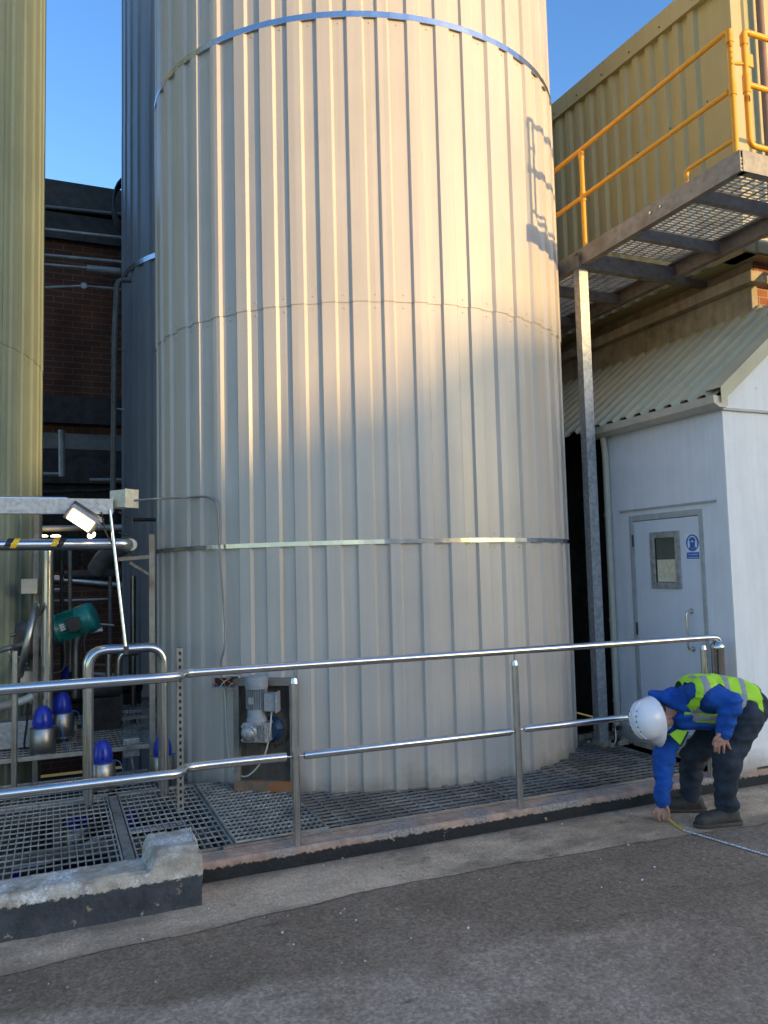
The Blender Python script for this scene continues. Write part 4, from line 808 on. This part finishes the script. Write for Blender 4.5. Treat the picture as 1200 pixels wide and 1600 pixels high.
pgrate(XP+.07, 5.71, YP+.06, 5.90); pgrate(XP+.07, 5.71, 6.0, 11.9); pgrate(5.80, 8.9, YP+.06, 5.15)
# yellow railings
ry = .0215
t = thing('guard_rail', 'yellow tubular guard rail running back along the walkway', 'railing', (XP, 5, ZP))
xr = XP+.03; ztr = ZP+.965; zmr = ZP+.50
g = MB(); g.tube(bend([(xr, YP+.06, ztr-.14), (xr, YP+.06, ztr), (xr, 11, ztr)], .04), ry, 14); g.build('top_rail', 'yellow', t)
g = MB(); g.tube([(xr, YP+.09, zmr), (xr, 11, zmr)], ry*.95, 14); g.build('middle_rail', 'yellow', t)
g = MB(); g.tube(bend([(xr+.02, YP+.09, ZP+.13), (xr+.02, 4.62, ZP+.13), (xr+.02, 4.62, ZP-.0)], .04), ry*.8, 14); g.build('kick_rail', 'yellow', t)
for y in (YP+.06, 5.90, 7.75, 9.6):
    g = MB(); g.tube([(xr, y, ZP-.02), (xr, y, ztr)], ry, 14); g.lathe([(ry*1.3, zmr-.045), (ry*1.3, zmr+.045)], (xr, y, 0), n=14); g.lathe([(ry*1.25, ztr-.10), (ry*1.25, ztr-.03)], (xr, y, 0), n=14)
    if y < 4.2:
        for k in range(4): g.lathe([(.006, 0), (.006, ry+.006)], (xr, y, ztr-.14-.045*k), (-.3, -1, 0), 6)
    g.build('post', 'yellow', t)
t = thing('guard_rail', 'yellow tubular guard rail across the walkway end at the right edge', 'railing', (XP+.15, YP, ZP))
xa = XP+.14; yr = YP+.03
g = MB(); g.tube(bend([(xa, yr, ZP+.4), (xa, yr, ztr), (8.6, yr, ztr)], .04), ry, 14); g.build('top_rail', 'yellow', t)
g = MB(); g.tube([(xa, yr, zmr+.05), (8.6, yr, zmr+.05)], ry*.95, 14); g.build('middle_rail', 'yellow', t)
g = MB(); g.tube(bend([(xa, yr, ZP+.45), (xa, yr, ZP+.075), (8.6, yr, ZP+.075)], .06), ry, 14); g.build('lower_rail', 'yellow', t)
for za, zb2 in ((zmr-.02, zmr+.12), (ztr-.11, ztr-.03)): g = MB(); g.lathe([(ry*1.3, za), (ry*1.3, zb2)], (xa, yr, 0), n=14); g.build('collar', 'yellow', t)
g = MB(); g.box((xa+.01, yr-.006, ztr-.27), (xa+.08, yr+.006, ztr-.17)); g.build('hinge_plate', 'yellow', t)
g = MB(); g.tube([(xr, YP+.06, ztr-.26), (xa, yr, ztr-.26)], .012, 8); g.build('link', 'yellow', t)
for x in (6.1, 7.6): g = MB(); g.tube([(x, yr, ZP), (x, yr, ztr)], ry, 14); g.build('post', 'yellow', t)
# ------------------------------------------------------------------ unseen building added behind the viewpoint, stepped to shape the shade on the tanks
t = thing('unseen_shade_building', 'unseen building added behind the viewpoint, stepped to shade the tanks', 'building', (28, -53, 0))
DS = 60; sx, sy = math.sin(R(SUN_AZ)), -math.cos(R(SUN_AZ)); ux, uy = math.cos(R(SUN_AZ)), math.sin(R(SUN_AZ)); lift = (DS+8)*math.tan(R(SUN_EL))
for (u0, u1, z0, z1) in ((-60, 3.8, 12.0, 12.0), (3.8, 4.35, 2.5, 2.75), (4.35, 4.9, 2.8, 3.1), (4.9, 5.35, 3.15, 3.55), (5.35, 6.3, 3.6, 3.75), (6.3, 60, 3.8, 3.8)):
    g = MB(); c = [(sx*DS+ux*u, sy*DS+uy*u) for u in (u0, u1)]; dx, dy = sx*9, sy*9
    vs = [(c[0][0], c[0][1], 0), (c[1][0], c[1][1], 0), (c[1][0]+dx, c[1][1]+dy, 0), (c[0][0]+dx, c[0][1]+dy, 0)]; vs += [(vs[0][0], vs[0][1], z0+lift), (vs[1][0], vs[1][1], z1+lift), (vs[2][0], vs[2][1], z1+lift), (vs[3][0], vs[3][1], z0+lift)]
    g.add(vs, [(0, 3, 2, 1), (4, 5, 6, 7), (0, 1, 5, 4), (1, 2, 6, 5), (2, 3, 7, 6), (3, 0, 4, 7)]); g.build('caster_bay', 'redbrick', t)
# ------------------------------------------------------------------ worker
def blob(name, caps, m, parent=None, voxel=.012, smooth_it=4, floor=None, noise_amp=0., nsc=12., cut=None, mats=None, matfn=None):
    """one continuous skin over tapered limbs; caps: (p0, r0, p1, r1[, squash vector])"""
    bm = bmesh.new()
    for cp in caps:
        p0, r0, p1, r1 = Vector(cp[0]), cp[1], Vector(cp[2]), cp[3]; d = p1-p0; L = max(d.length, 1e-5); ax = d/L if L > 1e-4 else Vector((0, 0, 1))
        a = ax.cross(Vector((0, 0, 1)));
        if a.length < .05: a = ax.cross(Vector((0, 1, 0)))
        a.normalize(); b = ax.cross(a); prof = []; K = 7
        for i in range(K+1): th = math.pi/2*i/K; prof.append((r0*math.sin(th), -r0*math.cos(th)))
        for i in range(K+1): th = math.pi/2*i/K; prof.append((r1*math.cos(th), L+r1*math.sin(th)))
        N = 20; rings = []
        for rr, h in prof: rings.append([bm.verts.new(p0+ax*h+(a*math.cos(2*math.pi*j/N)+b*math.sin(2*math.pi*j/N))*max(rr, 1e-4)) for j in range(N)])
        for g0, g1 in zip(rings, rings[1:]):
            for j in range(N): bm.faces.new((g0[j], g0[(j+1) % N], g1[(j+1) % N], g1[j]))
        bm.faces.new(rings[0][::-1]); bm.faces.new(rings[-1])
        if len(cp) > 4:                  # squash about the capsule middle along a direction
            dv, f = Vector(cp[4]).normalized(), cp[5]; mid = (p0+p1)/2
            for rg in rings:
                for v in rg: q = (v.co-mid).dot(dv); v.co += dv*q*(f-1)
    me = bpy.data.meshes.new(name); bm.to_mesh(me); bm.free(); o = bpy.data.objects.new(name, me); COL.objects.link(o)
    rm = o.modifiers.new('r', 'REMESH'); rm.mode = 'VOXEL'; rm.voxel_size = voxel; sm = o.modifiers.new('s', 'SMOOTH'); sm.iterations = smooth_it; sm.factor = .5
    dg = bpy.context.evaluated_depsgraph_get(); dg.update(); m2 = bpy.data.meshes.new_from_object(o.evaluated_get(dg)); o.modifiers.clear(); o.data = m2
    if noise_amp:
        ns = [v.normal.copy() for v in m2.vertices]
        for v, nn in zip(m2.vertices, ns):
            q = v.co*nsc; f = noise.noise(q)+.5*noise.noise(q*2.3); w_ = Vector((q.x*.6, q.y*.6, q.z*1.7)); f = (1-abs(noise.noise(w_+Vector((3, 3, 3))))*3.6)*.8 + f*.4; v.co += nn*f*noise_amp
    if floor is not None:
        for v in m2.vertices:
            if v.co.z < floor: v.co.z = floor
    if cut:
        bm = bmesh.new(); bm.from_mesh(m2); bmesh.ops.delete(bm, geom=[v for v in bm.verts if cut(v.co)], context='VERTS'); bm.to_mesh(m2); bm.free()
    m2.materials.clear()
    for q in (mats or [m]): m2.materials.append(M[q])
    for p in m2.polygons:
        p.use_smooth = True
        if matfn: p.material_index = matfn(p.center)
    if parent is not None:
        l = parent.location
        for v in m2.vertices: v.co -= l
        o.parent = parent
    return o
def J(px, py, dep): return at(px, py, D=dep)
nf = at(1130, 1290, Z=0); D1 = (nf-CAM).dot(vd); ff = at(1072, 1268, Z=0); D2 = (ff-CAM).dot(vd); hg = at(1036, 1284, Z=0); D3 = (hg-CAM).dot(vd)
DM = (D1+D2)/2
side = vr.copy(); side.z = 0; side.normalize(); away = vd.copy(); away.z = 0; away.normalize(); UP = Vector((0, 0, 1))
hipN, hipF = J(1160, 1112, DM-.08), J(1140, 1118, DM+.12)
knN, knF = J(1136, 1186, D1), J(1082, 1180, D2-.02); anN, anF = J(1136, 1262, D1+.01), J(1080, 1244, D2)
pel = J(1158, 1100, DM); ch = J(1092, 1092, DM+.02); nk = J(1050, 1103, DM+.02); hd = J(1020, 1122, DM-.06)
shN, shF = J(1098, 1080, DM-.17), J(1058, 1112, DM+.17)
elN, wrN = J(1142, 1098, DM-.27), J(1131, 1144, DM-.24); elF, wrF = J(1038, 1180, D3+.03), J(1035, 1250, D3)
worker = thing('person', 'person in white helmet, hi-vis vest and blue hoodie bending to the ground with a tape', 'person', (nf.x, nf.y, 0))
crown = (hd + (J(999, 1126, DM-.06-.05)-hd)); cdir = (crown-hd).normalized(); fdir = (J(1045, 1160, DM-.05)-J(1040, 1110, DM)).normalized(); fdir = (fdir - cdir*fdir.dot(cdir)).normalized(); sdir = cdir.cross(fdir)
if sdir.dot(vd) > 0: sdir = -sdir       # towards the viewer
H = hd
caps = [(nk, .062, H-cdir*.07, .058), (H+cdir*.035, .083, H-cdir*.0+fdir*.01, .078), (H-cdir*.05+fdir*.035, .058, H-cdir*.085+fdir*.052, .036),
        (H-cdir*.015+fdir*.088, .010, H-cdir*.045+fdir*.104, .014), (H-cdir*.075+fdir*.088, .010, H-cdir*.078+fdir*.086, .012)]
for s in (-1, 1): caps += [(H+sdir*s*.074-cdir*.045, .017, H+sdir*s*.078-cdir*.075+fdir*.004, .012), (H+sdir*s*.05-cdir*.03+fdir*.03, .045, H+sdir*s*.03-cdir*.10+fdir*.04, .035)]
caps += [(nk, .06, ch, .10), (ch, .10, pel, .12), (shN, .055, elN, .042), (elN, .04, wrN, .030), (shF, .055, elF, .042), (elF, .04, wrF, .030), (ch, .08, shN, .05), (ch, .08, shF, .05),
         (pel, .12, hipN, .09), (pel, .12, hipF, .09), (hipN, .09, knN, .06), (knN, .06, anN, .042), (hipF, .09, knF, .06), (knF, .06, anF, .042)]
# near hand resting on the thigh: palm and five fingers pointing down
def fingers(base, tips, r0, r1, mids): return [c for b, m_, t_ in zip(base, mids, tips) for c in ((b, r0, m_, r0*.95), (m_, r0*.95, t_, r1))]
dN = DM-.26
palmN = J(1129, 1153, dN)
caps += [(wrN, .028, J(1127, 1150, dN), .034, vd, .55), (J(1121, 1156, dN), .017, J(1135, 1155, dN), .016), (J(1128, 1147, dN), .024, J(1128, 1158, dN), .026, vd, .6)]
for (bx, by, mx, my, tx, ty, dd) in ((1120, 1156, 1117, 1165, 1117, 1174, 0), (1125, 1158, 1123.5, 1167, 1123, 1176, 0), (1130, 1158, 1131, 1167, 1131, 1176, 0), (1135, 1156, 1138, 1164, 1141, 1170, 0), (1124, 1148, 1117, 1154, 1114, 1163, -.02)):
    caps += [(J(bx, by, dN+dd), .0105, J(mx, my, dN+dd-.006), .0098), (J(mx, my, dN+dd-.006), .0098, J(tx, ty, dN+dd+.012), .0082)]
# far hand pinching the tape end at the ground
dF = D3
caps += [(wrF, .028, J(1033, 1262, dF), .033, vd, .6), (J(1027, 1266, dF), .018, J(1040, 1265, dF), .018), (J(1034, 1258, dF), .025, J(1033, 1268, dF), .024)]
for (bx, by, mx, my, tx, ty, dd) in ((1025, 1264, 1020, 1271, 1024, 1277, 0), (1030, 1269, 1028, 1277, 1031, 1283, -.01), (1036, 1270, 1036, 1278, 1038, 1284, -.015), (1041, 1267, 1043, 1276, 1043, 1284, -.02), (1041, 1258, 1045, 1268, 1045, 1280, -.035)):
    caps += [(J(bx, by, dF+dd), .0108, J(mx, my, dF+dd), .010), (J(mx, my, dF+dd), .010, J(tx, ty, dF+dd+.01), .0085)]
blob('body', caps, 'skin', worker, .0052, 3, floor=.006)
# jeans
jc = [(pel+Vector((0, 0, .0)), .155, hipN, .128), (pel, .155, hipF, .118), (J(1168, 1104, DM-.03), .135, J(1150, 1100, DM), .14), (hipN, .125, knN, .092), (knN, .092, anN+Vector((0, 0, .07)), .074), (hipF, .115, knF, .083), (knF, .083, anF+Vector((0, 0, .07)), .07),
      (anN+Vector((0, 0, .07)), .075, anN+UP*.035, .078), (anF+Vector((0, 0, .07)), .07, anF+UP*.03, .074), (J(1165, 1120, DM-.12), .11, J(1150, 1150, DM-.12), .11)]
blob('jeans', jc, 'jeans', worker, .0105, 3, noise_amp=.010, nsc=9.)
# boots
def boot(an, toe_dir, L, s):
    g0 = Vector((an.x, an.y, 0)); d = toe_dir.normalized(); caps = [(g0+UP*.07-d*.03, .052, g0+UP*.055+d*L*.45, .052), (g0+UP*.055+d*L*.45, .050, g0+UP*.045+d*L*.78, .046), (g0+UP*.14, .055, g0+UP*.07, .055), (g0+UP*.04-d*.05, .042, g0+UP*.035+d*L*.78, .048, UP, .9)]
    o = blob('boot', caps, 'boot', worker, .008, 3, floor=.022, noise_amp=.002)
    caps = [(g0+UP*.02-d*.055, .048, g0+UP*.02+d*L*.25, .05), (g0+UP*.02+d*L*.25, .05, g0+UP*.02+d*L*.8, .055)]
    so = blob('sole', caps, 'sole', None, .007, 2, floor=.006)
    for v in so.data.vertices: v.co.z = min(v.co.z, .030); v.co -= worker.location
    so.parent = o
boot(anN, -side*.9-away*.15, .235, 1); boot(anF, -side*1.0+away*.1, .235, 1)
# hoodie: torso, both sleeves, hood
wa = (J(1165, 1105, DM)-ch)
nk2 = J(1072, 1100, DM+.03)
hc = [(nk2, .10, ch, .142, UP, 1), (ch, .145, J(1125, 1094, DM), .148), (J(1125, 1094, DM), .148, J(1150, 1098, DM), .145), (J(1052, 1088, DM+.04), .066, J(1072, 1094, DM+.03), .08), (ch, .14, shN, .085), (ch, .12, shF, .085),
      (shN, .086, elN, .072), (elN, .074, wrN-UP*.0, .050), (shF, .085, elF, .070), (elF, .072, wrF, .052), (nk2, .10, shF, .08), (J(1070, 1118, DM), .09, J(1110, 1120, DM), .09),
      (J(1022, 1088, DM+.03), .042, J(1042, 1092, DM-.04), .046), (J(1042, 1092, DM-.04), .046, J(1066, 1106, DM-.06), .042), (J(1032, 1096, DM+.05), .055, J(1066, 1098, DM+.02), .085), (J(1060, 1098, DM-.04), .06, J(1076, 1104, DM-.03), .075)]
blob('hoodie', hc, 'hoodie', worker, .0095, 3, noise_amp=.009, nsc=11.)
for w0, dirv in ((wrN, (wrN-elN).normalized()), (wrF, (wrF-elF).normalized())):
    g = MB(); g.lathe([(.041, -.035), (.051, -.03), (.053, 0), (.048, .022), (.036, .024)], w0, dirv, 24); o = g.build('cuff', 'hoodie', worker)
# vest
tax = (J(1168, 1106, DM)-J(1062, 1098, DM)).normalized(); t0 = J(1062, 1098, DM)
def tcoord(c): d = c-t0; return d.dot(tax), d.dot(UP), d.dot(away)
def vestmat(c):
    s, z, w = tcoord(c); k = 0
    q = s - .10*(-z)*0
    if .335 < q+z*-.16 < .374: k = 1
    if .222 < q+z*-.16 < .258: k = 1
    if w < -.0 and abs((s-.045) - (.02)) < .022 and z > -.15: k = 1
    if w < -.0 and z < .0 and abs(z+.085) < .022 and s < .23: k = 1
    if s > .492-.0: k = 2
    return k
def vestcut(c):
    s, z, w = tcoord(c)
    if s < .0 or s > .505: return True
    # arm hole on the near side
    if w < -.05:
        e = ((s-.155)/.115)**2 + ((z-.05)/.10)**2
        if e < 1: return True
    if s < .08 and z < -.125: return True
    return False
vc = [(nk2+tax*.0, .132, ch, .170), (ch, .171, J(1125, 1094, DM), .174), (J(1125, 1094, DM), .174, J(1152, 1099, DM), .173), (J(1152, 1099, DM), .173, J(1164, 1104, DM), .172), (ch, .155, shN, .106), (ch, .13, shF, .10)]
blob('hi_vis_vest', vc, 'hivis', worker, .0055, 6, noise_amp=.008, nsc=10., cut=vestcut, mats=['hivis', 'reflect', 'black'], matfn=vestmat)
vo = worker.children[-1]; sol = vo.modifiers.new('solid', 'SOLIDIFY'); sol.thickness = .004
g = MB(); a, b, c, d = J(1045, 1148, DM-.10), J(1075, 1143, DM-.12), J(1063, 1166, DM-.13), J(1058, 1140, DM-.10); g.prism([a, c, b, d], away*.008); g.build('vest_lapel', 'hivis', worker)
g = MB()
for p, q in ((a, c), (c, b)): g.obox(p-away*.004, q-away*.004, .008, .008)
g.build('vest_piping', 'black', worker)
# helmet

hm = MB(); N = 40; K = 12; hc0 = H+cdir*.030; rings = []
A1, A2, A3 = .138, .115, .145            # front-back, side, height
for i in range(K+1):
    th = math.pi/2*i/K; ring = []
    for j in range(N):
        ph = 2*math.pi*j/N; f = math.cos(ph); s = math.sin(ph); rr = math.sin(th)**.9 if th > 0 else 0
        rib = .004*max(0, math.cos(th*1.0))*(1 if abs(s) < .25 else 0)
        ring.append(hc0+fdir*(A1*rr*f)+sdir*(A2*rr*s)+cdir*(A3*math.cos(th)+rib))
    rings.append(ring)
for i, (ext, dz) in enumerate(((.006, -.018), (.010, -.030))): rings.append([hc0+fdir*((A1+ext+(.045 if i == 1 else .012)*max(0, math.cos(2*math.pi*j/N))**2)*math.cos(2*math.pi*j/N))+sdir*((A2+ext)*math.sin(2*math.pi*j/N))+cdir*(dz-(.012 if i == 1 else 0)*max(0, math.cos(2*math.pi*j/N))) for j in range(N)])
vs = [v for r_ in rings for v in r_]; hm.add(vs, [(i*N+j, i*N+(j+1) % N, (i+1)*N+(j+1) % N, (i+1)*N+j) for i in range(len(rings)-1) for j in range(N)], True)
ho = hm.build('helmet', 'helmet', worker); so = ho.modifiers.new('s', 'SOLIDIFY'); so.thickness = .003
g = MB()
for s in (-1, 1): g.tube([hc0+fdir*(A1*math.sin(a)*1.0)+cdir*(A3*math.cos(a)+.002)+sdir*s*.022 for a in [R(-60+8*k) for k in range(16)]], .004, 8)
rg = g.build('helmet_ridge', 'helmet', ho)
g = MB()
for k in range(5):
    for s in (-1, 1): a = R(-30+15*k); q = hc0+fdir*((A1+.001)*math.sin(a))+cdir*((A3+.003)*math.cos(a))+sdir*s*.036; g.lathe([(.0045, -.004), (.0045, .0005)], q, cdir*math.cos(a)+fdir*math.sin(a), 8)
g.build('vent_hole', 'dark', ho)
# ear-side hair, mask
g = MB(); g.add([H-cdir*.01+sdir*.076+fdir*.0, H-cdir*.05+sdir*.07-fdir*.03, H-cdir*.06+sdir*.05-fdir*.065, H-cdir*.01+sdir*.06-fdir*.06], [(0, 1, 2, 3)])
blob('hair', [(H-fdir*.035-cdir*.01, .078, H-fdir*.045-cdir*.045, .062)], 'hair', worker, .008, 2)
blob('face_mask', [(H-cdir*.075+fdir*.072, .036, H-cdir*.115+fdir*.055, .036), (H-cdir*.09+fdir*.06+sdir*.03, .026, H-cdir*.115+fdir*.045+sdir*.035, .02)], 'mask', worker, .006, 2)
# tape measure blade on the ground
p0 = J(1045, 1284, D3-.03); p0.z = .03; pA = at(1068, 1297, Z=.008); pB = at(1200, 1336, Z=.008); pC = pB+(pB-pA)*1.2
g = MB(); pts = [p0, (p0+pA)/2+UP*(-.004), pA, (pA+pB)/2, pB, pC]; w = .010
dirv = (pB-pA).normalized(); sd_ = Vector((-dirv.y, dirv.x, 0))
def strip(g, a, b, w): g.prism([a-sd_*w, a+sd_*w, b+sd_*w, b-sd_*w], (0, 0, -.0012))
strip(g, pts[0], pts[1], w); strip(g, pts[1], pts[2], w); g.cur = 1; strip(g, pts[2], pC, w); g.cur = 2
L_ = (pC-pA).length; s = .02
while s < L_: 
    q = pA+dirv*s; strip(g, q+UP*.0006, q+dirv*(.006)+UP*.0006, w*(.95 if int(s*50) % 5 == 0 else .5)); s += .02+.02*(random.random() < .3)
tag(g.build('measuring_tape', ['yelltape', 'signwhite', 'dark']), 'yellow and white measuring tape stretched over the ground from the hand', 'tape measure')
# ------------------------------------------------------------------ loose grit and leaves on the slab
g = MB()
for k in range(420):
    x = random.uniform(-.4, 5.2); y = random.uniform(1.6, 4.6)*1.0; s = random.choice((.002, .003, .003, .004, .006)); 
    rot = Matrix.Translation((x, y, .004+s*.3)) @ Matrix.Rotation(random.random()*3, 4, 'Z') @ Matrix.Rotation(random.random(), 4, 'X'); g.cur = random.choice((0, 0, 1)); g.box((-s, -s*.7, -s*.4), (s, s*.7, s*.5), rot)
tag(g.build('grit', ['concrete', 'signwhite']), 'pale grit scattered over the yard surface', 'grit', kind='stuff')
